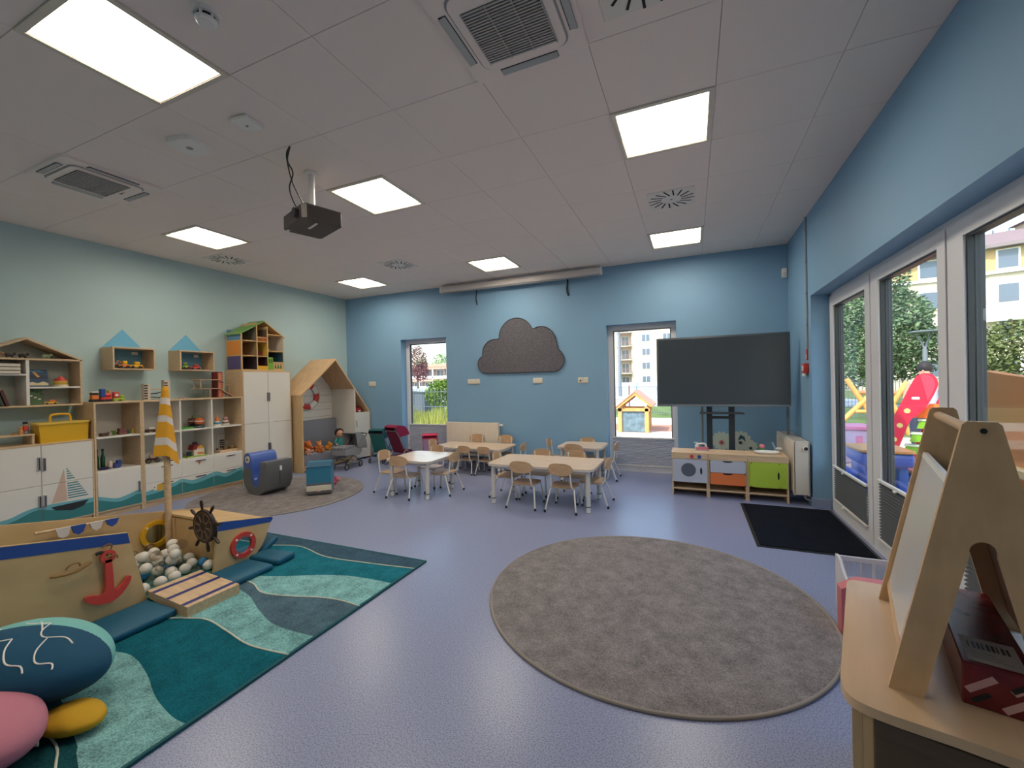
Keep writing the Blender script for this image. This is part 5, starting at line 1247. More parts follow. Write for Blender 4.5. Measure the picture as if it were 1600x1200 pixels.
# (rear x or y anchor) -> (x, y, facing angle rz, scale, label)
N, S_, E_, W_ = 0, PI, -PI/2, PI/2        # facing +y, -y, +x, -x
chairs = [
 (-1.70, 4.315, N, 1, 'beech chair on the carpet side of the round carpet table, nearer the prams'), (-1.262, 4.32, N, 1, 'beech chair on the carpet side of the round carpet table, nearer the play kitchen'),
 (-1.02, 4.625, W_, 1, 'beech nursery chair at the play kitchen end of the table nearest the large round carpet'), (-2.03, 4.60, E_, 1, 'beech nursery chair at the pram end of the table nearest the large round carpet'),
 (-1.735, 4.80, S_, 1, 'beech chair on the wall side of the round carpet table, nearer the prams'), (-1.30, 4.80, S_, 1, 'beech chair on the wall side of the round carpet table, nearer the play kitchen'),
 (-3.52, 4.33, E_, 1, 'beech nursery chair at the nook end of the square table beside the prams'), (-3.22, 4.195, N, 1, 'beech nursery chair on the carpet side of the square table beside the prams'),
 (-2.88, 4.49, W_, 1, 'beech nursery chair at the kitchen end of the square table beside the prams'), (-3.23, 4.72, S_, 1, 'beech nursery chair on the wall side of the square table beside the prams'),
 (-3.13, 5.563, N, .84, 'small beech chair on the room side of the low radiator table, nearer the prams'), (-2.80, 5.563, N, .84, 'small beech chair on the room side of the low radiator table, nearer the play kitchen'),
 (-3.27, 5.96, S_, 1, 'beech chair with its back directly against the middle of the wall radiator'), (-2.75, 5.96, S_, 1, 'beech chair behind the low table beside the radiator valve end'),
 (-2.42, 5.68, W_, .92, 'beech nursery chair at the kitchen end of the low radiator table'), (-3.68, 5.66, E_, .92, 'beech nursery chair at the pram end of the low radiator table'),
 (-1.475, 5.65, N, 1, 'beech nursery chair on the room side of the square table by the window'), (-1.45, 6.05, S_, .98, 'beech nursery chair between the square table and the blue wall'),
 (-1.13, 5.855, W_, 1, 'beech nursery chair beside the window at the square table'), (-1.78, 5.88, E_, 1, 'beech nursery chair at the radiator end of the square table by the window')]
c0 = make_chair()
for k, (x, y, rz, s, lb) in enumerate(chairs):
    c = c0 if k == 0 else copy_tree(c0)
    place(c, (x, y, 0), rz, s, lb, 'small beech nursery chairs')
# ============================================================ back wall
felt = mat('dark grey felt', (102, 101, 108), .95, noise=(60, .35, (1, 1, 1)), bump=(200, .3))
t = thing('felt_cloud', 'dark grey felt cloud panel on the blue wall', 'wall panel', (-2.54, YB-.02, 1.515))
P = []
def arc_(cx, cz, r, a0, a1, n=14): return [(cx+r*math.cos(math.radians(a0+(a1-a0)*k/n)), cz+r*math.sin(math.radians(a0+(a1-a0)*k/n))) for k in range(n+1)]
P += arc_(-1.97, 1.69, .178, -90, 62); P += arc_(-2.17, 1.975, .25, 10, 118)[0:]; P += arc_(-2.585, 2.09, .30, 22, 182); P += arc_(-2.97, 1.845, .225, 80, 190); P += arc_(-3.13, 1.67, .155, 145, 270)
pts = [(x+2.54, z) for x, z in P]
G().prism(pts, 0, .02, 'xz').xf(Matrix.Translation((0, -.003, -1.515))).build('felt_sheet', felt, t, smooth=False)
edge = [(x, -.006, z-1.515) for x, z in pts]
G().tube(edge, .006, 6, closed=True).build('felt_edge', mat('felt edge', (70, 68, 72), .95), t)
sock = mat('socket ivory', (222, 216, 202), .4)
def socket(x, z, w_, n, label):
    t = thing('wall_socket', label, 'socket', (x, YB, z), group='ivory wall sockets')
    G().box(-w_/2, w_/2, -.012, 0, 0, .09, .004).build('plate', sock, t)
    for k in range(n):
        cx = -w_/2+w_*(k+.5)/n
        G().box(cx-.034, cx+.034, -.018, -.011, .012, .078, .004).build('insert', sock, t)
    return t
s_ = socket(-3.38, 1.337, .23, 3, 'triple ivory wall socket under the cloud end nearer the prams'); socket(-2.235, 1.328, .16, 2, 'double ivory wall socket under the middle of the cloud')
s3 = socket(-1.51, 1.321, .155, 2, 'double ivory wall socket with a dark plug hole near the window'); G().cyl((-.035, -.02, .04), (-.035, -.016, .04), .012, n=12).build('plug_hole', dark, s3)
socket(-5.555, 1.332, .165, 2, 'double ivory wall socket beside the house shaped nook')
rad_m = mat('radiator white enamel', (224, 214, 200), .35)
def radiator(name, label, L, h, dep, M):
    """local: x along length, y = out of the wall (-y is the room), z up"""
    t = thing(name, label, 'radiator'); t.matrix_basis = M
    G().box(0, L, -dep, -dep+.018, 0, h, .006).build('front_panel', rad_m, t); G().box(0, L, -.018-.02, -.02, 0, h, .006).build('rear_panel', rad_m, t)
    for xx in (0, L-.006): G().box(xx, xx+.006, -dep+.004, -.025, .01, h-.005, .002).build('side_cover', rad_m, t)
    G().box(0, L, -dep+.004, -.025, h-.012, h, .003).build('top_grille', rad_m, t)
    n_ = int(L/.04)
    for k in range(n_): G().box(.02+k*(L-.03)/n_, .02+k*(L-.03)/n_+.02, -dep-.003, -dep+.002, .035, h-.045, .0015).build('panel_rib', rad_m, t)
    g = G()
    for k in range(n_*2): g.box(.012+k*(L-.02)/(n_*2), .012+k*(L-.02)/(n_*2)+.006, -dep+.02, -.04, h-.002, h+.0008)
    g.build('grille_slots', grey_p, t, smooth=False, kind='stuff')
    return t
r1 = radiator('wall_radiator', 'white panel radiator on the blue wall behind the low table', .985, .56, .10, Matrix.Translation((-3.885, YB-.0, .14)))
G().cyl((.985, -.06, .52), (1.01, -.06, .52), .013, n=12).cyl((1.01, -.06, .52), (1.05, -.06, .52), .02, n=14).build('valve', white_p, r1)
for xx in (.1, .88): G().box(xx, xx+.03, -.03, .0, .05, .5).build('wall_bracket', white_m, r1, smooth=False)
r2 = radiator('wall_radiator', 'white panel radiator in the corner next to the glazed doors', .95, .57, .165, Matrix.Translation((XR, 6.165, .105)) @ Matrix.Rotation(-PI/2, 4, 'Z'))
G().cyl((.956, -.06, .50), (.98, -.06, .50), .024, n=18).build('thermostat_valve', white_p, r2)
G().cyl((.98, -.06, .50), (.984, -.06, .50), .018, n=18).build('valve_face', dark, r2)
G().tube(smooth_path([(.93, -.06, .0), (.93, -.06, -.03), (.93, -.02, -.045), (.93, .0, -.045)], 3), .008, 8).build('pipe', grey_p, r2)
G().box(.92, .938, -.075, -.045, -.02, .02, .004).build('valve_body', steel, r2)
for xx in (.12, .8): G().box(xx, xx+.03, -.03, .0, .05, .5).build('wall_bracket', white_m, r2, smooth=False)
# alarm button with conduit
t = thing('conduit_pipe', 'thin grey conduit running down the blue wall from the ceiling', 'pipe', (XR-.008, 5.30, 1.645))
G().cyl((0, 0, 0), (0, 0, H-1.645), .011, n=10).build('pipe', mat('conduit grey', (150, 160, 168), .5), t)
for k in range(4): G().box(-.014, .008, -.015, .015, .25+k*.33, .265+k*.33, .002).build('clip', grey_p, t)
t = thing('fire_alarm_button', 'red fire alarm call point on the wall beside the glazed doors', 'alarm', (XR-.001, 5.33, 1.33))
G().box(-.045, 0, -.05, .05, .06, .165, .008, 2).build('housing', red, t); G().box(-.05, -.044, -.03, .03, .085, .14, .003).build('button_plate', mat('alarm plate', (226, 220, 214), .4), t)
G().box(-.012, 0, -.02, .02, .20, .315, .003).build('sign_plate', red, t); G().box(-.0135, -.0115, -.012, .012, .212, .26).build('sign_pictogram', white_p, t, smooth=False)
G().cyl((-.03, 0, .03), (-.03, 0, .06), .022, n=14).build('key_cover', white_p, t)
# ============================================================ interactive screen on its stand
t = thing('interactive_display', 'large black interactive display screen on a wheeled stand', 'screen', (.315, 5.72, 0))
G().box(-.72, .725, -.085, -.02, 1.012, 1.872, .008, 2).build('bezel', mat('display bezel', (92, 100, 108), .35, metal=.3), t)
G().box(-.698, .702, -.0875, -.084, 1.045, 1.850).build('screen', mat('screen glass black', (68, 76, 84), .25), t, smooth=False)
G().box(-.72, .725, -.0885, -.085, 1.014, 1.036, .001).build('lower_strip', mat('display strip', (120, 128, 136), .4), t)
for k in range(3): G().box(-.60+k*.02, -.592+k*.02, -.0892, -.088, 1.021, 1.029).build('button', dark, t, smooth=False)
G().box(-.40, .40, -.02, .02, 1.15, 1.75, .01).build('rear_mount', dark, t)
for xx in (-.12, .125): G().box(xx-.032, xx+.032, -.01, .045, .10, 1.70, .006).build('column', mat('stand charcoal', (40, 46, 54), .5), t)
G().box(-.14, .15, -.008, .04, .86, .89, .004).build('cross_bar', MATS['stand charcoal'], t); G().box(-.23, .25, -.13, .05, .925, .94, .004).build('tray', MATS['stand charcoal'], t)
for xx in (-.24, .26): G().box(xx-.03, xx+.03, -.12, .40, .05, .10, .008).build('base_foot', MATS['stand charcoal'], t)
G().box(-.25, .27, -.02, .05, .06, .12, .006).build('base_bar', MATS['stand charcoal'], t)
for xx in (-.24, .26):
    for yy in (-.09, .37): G().cyl((xx-.012, yy, .028), (xx+.012, yy, .028), .028, n=14).build('castor', dark, t)
for xx in (-.198, .722): G().box(xx-.012, xx+.012, .09, .11, .0, 1.5, .003).build('side_rail', mat('rail grey', (132, 138, 142), .4, metal=.4), t)
G().box(-.2, .724, .092, .108, 1.2, 1.23, .003).build('rail_tie', MATS['rail grey'], t); G().box(-.14, .15, .04, .095, 1.2, 1.23, .003).build('rail_tie', MATS['rail grey'], t)
# ============================================================ play kitchen
kw = mat('kitchen birch', (214, 184, 148), .45, noise=(5, .1, (1, 9, 9))); kgrey = mat('kitchen light grey', (186, 190, 202), .45); kor = mat('kitchen orange', (226, 120, 62), .45); kgn = mat('kitchen lime', (176, 202, 66), .45); klot = mat('handle slot black', (24, 24, 26), .6)
KY0, KY1, KH = 5.245, 5.565, .505
def kit(name, label, x0, x1):
    t = thing(name, label, 'play kitchen unit', ((x0+x1)/2, (KY0+KY1)/2, 0), group='play kitchen units')
    for xx in (x0, x1-.016): G().box(xx, xx+.016, KY0+.01, KY1, 0, KH-.016, .001).build('side_panel', kw, t, world=True)
    G().box(x0-.001, x1+.001, KY0-.004, KY1+.004, KH-.016, KH, .003).build('worktop', kw, t, world=True)
    G().box(x0+.016, x1-.016, KY0+.012, KY1-.01, .075, .089).build('bottom_shelf', kw, t, smooth=False, world=True); G().box(x0+.016, x1-.016, KY1-.012, KY1-.004, .03, KH-.016).build('back_panel', kw, t, smooth=False, world=True)
    G().box(x0, x1, KY0, KY0+.014, .432, KH-.016, .001).build('fascia', kw, t, world=True)
    G().box(x0+.016, x1-.016, KY1-.05, KY1-.04, 0, .072).build('plinth', kw, t, smooth=False, world=True)
    return t
def sub(parent, g, nm, mt, t, **k):
    loc = t.matrix_basis.translation
    for v in g.bm.verts: v.co -= loc
    return g.build(nm, mt, parent, **k)
t = kit('toy_washing_machine', 'play kitchen washing machine unit with round grey window', -.23, .153)
d = G().prism(rrect(-.222, .145, .165, .428, .02), KY0-.012, KY0+.004, 'xz').build('door', kgrey, t, world=True, smooth=False)
sub(d, G().prism(circ(-.05, .308, .078), KY0-.016, KY0-.011, 'xz'), 'round_window', mat('window grey', (92, 96, 106), .25), t); sub(d, G().prism(circ(.083, .30, .012, 20, ry=.04), KY0-.0135, KY0-.011, 'xz'), 'handle_slot', klot, t)
for xx, c in ((-.013, red), (.066, blue)): G().cyl((xx, KY0, .462), (xx, KY0-.018, .462), .02, n=18).build('knob', c, t, world=True)
t = kit('toy_drawer_unit', 'play kitchen drawer unit with grey and orange drawers', .155, .546)
for z0_, z1_, mt in ((.296, .43, kgrey), (.16, .292, kor)):
    d = G().prism(rrect(.176, .528, z0_, z1_, .02), KY0-.012, KY0+.004, 'xz').build('drawer', mt, t, world=True, smooth=False)
    sub(d, G().prism([(.30, z1_-.002)]+[(.352+.052*math.cos(a), z1_-.002-.018*math.sin(a)) for a in [PI-PI*q/10 for q in range(11)]], KY0-.0135, KY0-.011, 'xz'), 'handle_slot', klot, t, smooth=False)
t = kit('toy_fridge_unit', 'play kitchen cupboard unit with lime green door', .548, .935)
G().box(.56, .925, KY0+.002, KY0+.012, .16, .43).build('lime_panel', kgn, t, smooth=False, world=True)
d = G().prism(rrect(.572, .865, .16, .43, .028), KY0-.014, KY0+.002, 'xz').build('door', kgn, t, world=True, smooth=False)
sub(d, G().prism(circ(.838, .295, .009, 20, ry=.042), KY0-.0155, KY0-.013, 'xz'), 'handle_slot', klot, t)
for xx, zz in ((.585, .42), (.845, .42), (.585, .17), (.845, .17)): sub(d, G().cyl((xx, KY0-.014, zz), (xx, KY0-.017, zz), .005, n=8), 'screw', klot, t)
# things on the worktop
t = thing('toy_iron', 'pink and white toy iron on the play kitchen worktop', 'toy', (.10, 5.44, KH), .3); pkp = mat('toy pink plastic', (222, 120, 140), .4)
G().prism([(-.07, -.03), (.05, -.032), (.085, 0), (.05, .032), (-.07, .03)], 0, .012, 'xy').build('sole_plate', steel, t); G().prism([(-.065, -.026), (.045, -.026), (.072, 0), (.045, .026), (-.065, .026)], .012, .04, 'xy').build('body', pkp, t); G().tube(smooth_path([(-.05, 0, .035), (-.055, 0, .075), (.03, 0, .08), (.05, 0, .04)], 3), .01, 8).build('handle', white_p, t)
t = thing('toy_spray_bottle', 'small white toy spout bottle standing behind the iron', 'toy', (.045, 5.50, KH)); G().lathe([(0, 0), (.022, 0), (.022, .05), (.01, .065), (.01, .075), (0, .075)], n=14).build('bottle', white_p, t); G().box(-.03, .012, -.008, .008, .072, .088, .003).build('spout', mat('pale blue plastic', (170, 200, 214), .4), t)
t = thing('toy_sink_bowl', 'white oval toy sink bowl on the lime cupboard', 'toy bowl', (.755, 5.42, KH)); n = G().lathe([(0, .004), (.10, .004), (.115, .02), (.13, .022), (.13, .016), (.118, .01), (.105, .0), (0, 0)], n=32); n.xf(Matrix.Diagonal((1, .72, 1, 1))); n.build('bowl', white_p, t)
t = thing('toy_flower_pot', 'pink toy flower beside the white sink bowl', 'toy', (.73, 5.541, KH)); G().lathe([(0, 0), (.02, 0), (.026, .04), (.022, .04), (0, .036)], n=14).build('pot', green, t); G().sph((0, 0, .062), .03, (1, 1, .8), 10).build('bloom', pkp, t); G().tube([(-.01, 0, .035), (-.045, 0, .085)], .006, 6).build('leaf', green, t)
t = thing('toy_tap', 'white and grey toy tap beside the radiator', 'toy tap', (.86, 5.52, KH)); G().tube(smooth_path([(0, 0, 0), (-.01, 0, .06), (-.03, 0, .11)], 3), .008, 8).build('spout', mat('tap pale blue', (150, 176, 196), .35), t); G().box(0, .06, -.02, .02, .03, .055, .01, 2).build('lever', white_p, t); G().cyl((0, 0, 0), (0, 0, .02), .02, n=14).build('base', white_p, t)
# cream flower cut-outs behind the screen stand
cream = mat('cream card', (200, 208, 192), .7)
def flower(x, z, r, n_, label, eye, dy=0):
    t = thing('flower_cutout', label, 'decoration', (x, YB-.012-dy, z-r), group='cream flower cut-outs')
    pts = []
    for k in range(n_*6):
        a = 2*PI*k/(n_*6); pts.append(((r-.026*(1-abs(math.cos(n_*a/2))))*math.cos(a), r+(r-.026*(1-abs(math.cos(n_*a/2))))*math.sin(a)))
    G().prism(pts, -.004, .008, 'xz').build('petals', cream, t, smooth=False); G().prism(circ(0, r-.02, eye, 20), -.008, -.003, 'xz').build('centre', mat('flower centre pink', (206, 130, 130), .7) if eye > .03 else mat('flower centre grey', (90, 104, 112), .7), t, smooth=False); G().prism(circ(0, r-.02, .012, 12), -.011, -.007, 'xz').build('seed', dark, t, smooth=False)
    return t
flower(.355, .515, .13, 14, 'cream flower cut-out with pink middle behind the screen stand', .034)
f2 = flower(.575, .525, .135, 13, 'cream flower cut-out with dark leaf behind the screen stand', .022, .020); G().prism([(-.03, .14), (.0, .22), (.05, .19), (.06, .13), (.02, .17)], -.008, -.003, 'xz').build('leaf', mat('flower leaf dark', (46, 78, 96), .7), f2, smooth=False)
flower(.69, .46, .085, 10, 'smaller cream flower cut-out beside the corner radiator', .02, .040)
# ============================================================ easel desk
RZ = math.radians(-16); OE = (.428, 1.29)
t = thing('children_desk', 'low birch workbench with rounded top under the easel', 'desk', (OE[0], OE[1], 0), RZ)
dtop = mat('desk top maple', (218, 186, 150), .3, noise=(3, .06, (8, 1, 8)))
P = [(p.x, p.y) for p in smooth_path([(-.092, -.03, 0), (-.075, -.09, 0), (-.022, -.110, 0), (.1, -.105, 0)], 4)]+[(.40, -.105), (.46, -.08), (.475, -.03), (.475, .58)]+[(p.x, p.y) for p in smooth_path([(.44, .645, 0), (.1, .655, 0), (-.044, .642, 0), (-.078, .625, 0), (-.086, .595, 0)], 4)]
G().prism(P, .577, .600, 'xy').build('top', dtop, t, sharp=.5)
G().box(-.07, -.05, -.07, .60, 0, .577, .001).build('side_panel', plyz, t); G().box(.44, .46, -.07, .60, 0, .577, .001).build('side_panel', plyz, t); G().box(-.05, .44, .58, .60, .02, .577).build('back_panel', plyz, t, smooth=False); G().box(-.05, .44, -.05, .58, .05, .07).build('bottom_shelf', plyz, t, smooth=False)
for z0_, z1_ in ((.43, .555), (.28, .42)):
    d = G().box(-.03, .42, -.075, -.06, z0_, z1_, .002).build('drawer', mat('drawer dark oak', (98, 80, 62), .5, noise=(5, .15, (1, 8, 8))), t); G().box(-.03, .42, -.085, -.075, z0_-.006, z0_+.004, .002).build('drawer_rail', steel, d)
G().box(-.05, -.03, -.07, -.05, .05, .577, .001).build('front_stile', plyz, t)
t = thing('table_easel', 'birch A-frame tabletop easel with whiteboard panel', 'easel', (OE[0], OE[1], .60), RZ)
def aframe(y0_, y1_):
    out = [(0, 0), (.062, 0)]+[(.062+(.138-.062)*f, .352*f) for f in (.5, 1)]+[(.160+.022*math.cos(a), .362+.026*math.sin(a)) for a in [PI-PI*q/8 for q in range(9)]]+[(.182, .352), (.258, 0), (.320, 0), (.190, .645), (.183, .652), (.137, .652), (.130, .645)]
    return G().prism(out, y0_, y1_, 'xz')
aframe(0, .018).build('end_frame', ply, t, sharp=.4); aframe(.515, .533).build('end_frame', ply, t, sharp=.4)
G().cyl((.150, -.002, .628), (.150, .535, .628), .012, n=14).build('dowel', ply, t); G().cyl((.162, -.003, .632), (.162, .0, .632), .006, n=10).build('bolt', dark, t)
def slope(x0, z0_, x1, z1_, th_): return [(x0, z0_), (x1, z1_), (x1+th_, z1_-.003), (x0+th_, z0_-.003)]
G().prism(slope(.026, .07, .112, .50, .008), .02, .513, 'xz').build('whiteboard', mat('whiteboard', (214, 212, 210), .25), t, smooth=False); G().prism(slope(.021, .055, .026, .075, .02), .018, .515, 'xz').build('board_ledge', ply, t, smooth=False)
G().prism(slope(.110, .495, .114, .510, .012), .018, .515, 'xz').build('board_top_rail', white_p, t, smooth=False)
G().prism([(.286, .055), (.203, .47), (.210, .472), (.293, .055)], .02, .513, 'xz').build('chalkboard', mat('chalkboard brown', (120, 86, 62), .6), t, smooth=False)
t = thing('cardboard_carton', 'dark red printed carton wrapped in film on the desk under the easel', 'box', (OE[0], OE[1], .60), RZ)
G().box(.128, .246, .035, .50, 0, .098, .003).build('carton', mat('carton dark red', (112, 32, 38), .25, noise=(14, .35, (1, 1, 1))), t)
G().box(.140, .232, .05, .17, .0982, .099).build('shipping_label', mat('label paper', (190, 184, 182), .6), t, smooth=False)
for k in range(9): G().box(.150+k*.008, .150+k*.008+(.005 if k % 3 else .003), .115, .145, .0992, .0996).build('barcode_bar', dark, t, smooth=False)
for k in range(3): G().box(.150, .215-.012*k, .068+k*.012, .072+k*.012, .0992, .0996).build('label_text', grey_p, t, smooth=False)
for xx, zz, a in ((.158, .055, .75), (.215, .03, .75), (.228, .075, .75)):
    n = G().box(-.03, .03, -.0008, 0, -.007, .007); n.xf(Matrix.Translation((xx, .0346, zz)) @ Matrix.Rotation(-a, 4, 'Y')); n.build('white_print', mat('carton print', (206, 160, 160), .4), t, smooth=False)
for xx, zz in ((.158, .025), (.218, .07)):
    n = G().box(-.018, .018, -.0008, 0, -.005, .005); n.xf(Matrix.Translation((xx, .0344, zz)) @ Matrix.Rotation(-.75, 4, 'Y')); n.build('black_print', dark, t, smooth=False)
t = thing('paper_sheet', 'loose white paper sheet on the desk behind the carton', 'paper', (OE[0], OE[1], .60), RZ)
G().box(.255, .40, .28, .50, .0005, .002).build('sheet', white_p, t, smooth=False); G().box(.27, .385, .30, .48, .0022, .0026).build('inner_print', mat('faint print', (214, 204, 192), .7), t, smooth=False)
# ============================================================ doll crib and pink box beyond the desk
t = thing('doll_crib', 'white wooden doll crib with slatted side beyond the desk', 'doll crib', (.93, 2.90, 0)); cw = mat('crib white', (214, 208, 210), .4); cp = mat('crib pink panel', (206, 150, 148), .5)
x0_, x1_, y0_, y1_ = .765, 1.11, 2.79, 3.03
for xx in (x0_, x1_-.014):
    P = [(y0_, .0), (y1_, 0), (y1_, .305), (y1_-.03, .308)]+[(p.x, p.y) for p in smooth_path([(y1_-.07, .30, 0), (y1_-.12, .26, 0), (y0_+.06, .232, 0), (y0_, .23, 0)], 3)]
    G().prism(P, xx, xx+.014).build('end_panel', cw, t, world=True, smooth=False)
G().box(x0_, x1_, y1_-.012, y1_, .27, .30, .003).build('top_rail', cw, t, world=True); G().box(x0_, x1_, y1_-.012, y1_, .16, .18, .003).build('rail', cw, t, world=True)
for k in range(5): G().box(x0_+.05+k*.062, x0_+.062+k*.062, y1_-.011, y1_-.001, .18, .27, .002).build('slat', cw, t, world=True)
G().box(x0_, x1_, y0_, y0_+.012, .20, .228, .003).build('near_rail', cw, t, world=True); G().box(x0_, x1_, y0_+.002, y0_+.010, .05, .20).build('near_panel', cp, t, smooth=False, world=True); G().box(x0_+.014, x1_-.014, y0_+.012, y1_-.012, .05, .07).build('mattress_base', cw, t, smooth=False, world=True)
G().box(x0_+.02, x1_-.02, y0_+.02, y1_-.02, .07, .12, .015, 2).build('bedding', mat('crib bedding', (220, 206, 206), .9), t, world=True)
t = thing('pink_toy_case', 'pink plastic toy case with handle hole standing behind the desk', 'toy case', (.842, 2.72, 0)); pcm = mat('pink case plastic', (208, 116, 120), .4)
G().ring([(-.14, 0), (.14, 0), (.14, .24), (.06, .29), (-.06, .29), (-.14, .24)], [(-.045, .225), (.045, .225), (.05, .24), (.04, .262), (-.04, .262), (-.05, .24)], -.035, .035, 'xz').build('shell', pcm, t, smooth=False); G().box(-.13, .13, -.038, .038, .02, .20, .01).build('front_shell', pcm, t); G().cyl((-.06, -.041, .12), (-.06, -.035, .12), .02, n=14).build('sticker', white_p, t)
# ============================================================ outside
GZ = -.10
grass_m = mat('lawn', (92, 112, 52), .95, noise=(1.6, .35, (1, 1, 1)), bump=(60, .5))
pave = mat('pinkish paving', (206, 186, 172), .9, noise=(9, .12, (1, 1, 1)))
asph = mat('light gravel path', (222, 214, 200), .95)
rubber = mat('red play surface', (188, 128, 104), .95)
g = G(); g.face([(-140, -60, GZ-.02), (140, -60, GZ-.02), (140, 200, GZ-.02), (-140, 200, GZ-.02)]); struct('ground', g, grass_m, smooth=False)
struct('terrace_paving', G().box(XL-3, 14, YB+.31, 12.4, GZ-.02, GZ), pave, smooth=False)
struct('side_paving', G().box(XR+.31, 14, -8, YB+.31, GZ-.02, GZ), pave, smooth=False)
struct('red_play_surface', G().box(-5.5, 2.0, 12.4, 14.2, GZ-.02, GZ+.004), rubber, smooth=False)
struct('gravel_path', G().box(-7, 3, 14.2, 16.6, GZ-.02, GZ+.004), asph, smooth=False)
struct('street', G().box(-60, 9, 24, 80, GZ-.02, GZ+.006), mat('street grey', (186, 190, 198), .9), smooth=False)
# foliage
def leaves(g, c, rad, n, size, rg, hollow=.55):
    for _ in range(n):
        while True:
            p = Vector((rg.uniform(-1, 1), rg.uniform(-1, 1), rg.uniform(-1, 1)))
            if hollow < p.length < 1: break
        q = Vector((c[0]+p.x*rad[0], c[1]+p.y*rad[1], c[2]+p.z*rad[2]))
        a = Vector((rg.uniform(-1, 1), rg.uniform(-1, 1), rg.uniform(-.6, .6))).normalized(); b = a.cross(Vector((rg.uniform(-1, 1), rg.uniform(-1, 1), rg.uniform(-1, 1)))).normalized()
        s = size*rg.uniform(.6, 1.3)
        g.face([q-a*s, q-b*s*.5, q+a*s, q+b*s*.5])
def tree(name, label, base, trunk_h, crowns, size, n, leaf, bark_r=.12, seed=1, group=None):
    rg = random.Random(seed)
    t = thing(name, label, 'tree', base, group=group)
    zt_ = max(c[0][2]+c[1][2]*.6 for c in crowns)
    G().tube([(0, 0, 0), (.05, 0, trunk_h*.5), (0, .05, trunk_h), (0, 0, zt_)], [bark_r, bark_r*.85, bark_r*.7, bark_r*.2], 8).build('trunk', mat('bark', (92, 76, 62), .95), t)
    g = G()
    for c, r in crowns:
        g.tube([(0, 0, trunk_h*.8), tuple(Vector(c)*.6+Vector((0, 0, trunk_h*.3))), c], [bark_r*.5, bark_r*.35, bark_r*.12], 6)
    g.build('branches', MATS['bark'], t)
    g = G(); tot = sum(r[0]*r[1]+r[2]*r[0] for _, r in crowns)
    for c, r in crowns: leaves(g, c, r, int(n*(r[0]*r[1]+r[2]*r[0])/tot), size, rg)
    g.build('foliage', leaf, t, smooth=False, kind='stuff')
    return t
def leafmat(nm, c): 
    m = mat(nm, c, .7, spec=.2, noise=(1.3, .35, (1, 1, 1))); return m
lf1 = leafmat('leaf green', (100, 122, 86)); lf2 = leafmat('leaf olive', (98, 108, 66)); lf3 = leafmat('leaf bright', (104, 134, 50)); lf4 = leafmat('leaf plum', (120, 80, 84)); lf5 = leafmat('leaf pale', (150, 176, 130))
tree('garden_tree', 'big leafy green tree beyond the playground fence', (7.6, 22.5, GZ), 1.4, [((-.2, 0, 3.3), (1.6, 1.5, 2.1)), ((.7, .2, 2.5), (1.2, 1.3, 1.4)), ((-1.1, .3, 2.3), (1.0, 1.2, 1.5)), ((-.1, 0, 5.4), (.9, .9, 1.3)), ((.8, 0, 3.9), (.7, .8, .9)), ((-.9, 0, 4.2), (.8, .8, .9))], .085, 14000, lf1, .14, 3)
tree('shrub_tree', 'dense olive green shrub tree beside the cream apartment building', (10.4, 20.5, GZ), .9, [((-.9, 0, 2.0), (1.0, 1.0, 1.2)), ((.3, .2, 2.2), (1.2, 1.0, 1.15)), ((1.6, 0, 2.0), (1.2, 1.0, 1.3)), ((2.8, .2, 2.4), (1.3, 1.0, 1.5))], .075, 11000, lf2, .10, 4)
tree('garden_tree', 'smaller green tree farther along the playground fence', (5.4, 25.5, GZ), 1.2, [((0, 0, 3.0), (1.5, 1.4, 2.0)), ((.6, 0, 4.6), (1.0, 1.0, 1.2))], .09, 4500, lf1, .12, 5)
tree('plum_tree', 'plum coloured tree in front of the low terraced building', (-24.6, 34, GZ), 2.2, [((0, 0, 3.6), (1.0, 1.0, 1.6)), ((.5, 0, 2.6), (.8, .8, .9))], .10, 2200, lf4, .12, 6)
tree('green_bush', 'bright green round bush outside the narrow window', (-11.3, 17.4, GZ), .4, [((0, 0, .95), (.75, .7, .72)), ((.35, 0, 1.2), (.5, .5, .45))], .06, 3200, lf3, .05, 7)
for k, (x, y, h_) in enumerate(((-50, 78, 7.2), (-56, 79, 6.4), (-62, 80, 7.0), (-44, 77, 6.6))):
    tree('distant_tree', ['pale green tree behind the roof of the terraced building'][0], (x, y, GZ), 2.5, [((0, 0, h_*.72), (2.3, 2, h_*.4))], .22, 1200, lf5, .2, 20+k, group='trees behind the terraced building')
# tall grass outside the narrow window
g = G(); rg = random.Random(12)
for _ in range(9000):
    x, y = rg.uniform(-14.5, -6.5), rg.uniform(10.6, 16.8); h_ = rg.uniform(.12, .5)*(0.5+.5*math.sin(x*1.7+y)**2+.2); w_ = .012
    dx, dy = rg.uniform(-.12, .12), rg.uniform(-.08, .08); a = rg.uniform(0, PI); c, s = math.cos(a)*w_, math.sin(a)*w_
    g.face([(x-c, y-s, GZ), (x+c, y+s, GZ), (x+dx, y+dy, GZ+h_)])
solo('tall_grass', 'tall yellow green grass outside the narrow window', 'grass', g, mat('meadow grass', (138, 142, 64), .9, noise=(.6, .3, (1, 1, 1))), kind='stuff', smooth=False)
# grey shed
t = thing('garden_shed', 'low grey shed behind the tall grass', 'shed', (-13.6, 19.0, GZ)); sh = mat('shed grey', (80, 88, 102), .7)
G().box(-2.0, .85, -.8, .8, 0, 1.05).build('walls', sh, t, smooth=False); G().prism([(-2.1, 1.20), (.95, 1.05), (.95, 1.11), (-2.1, 1.27)], -.9, .9, 'xz').build('roof', mat('shed roof', (150, 156, 162), .6), t, smooth=False)
for k in range(5): G().box(-1.9+k*.55, -1.45+k*.55, -.815, -.8, .1, .95).build('cladding_panel', sh, t, smooth=False)
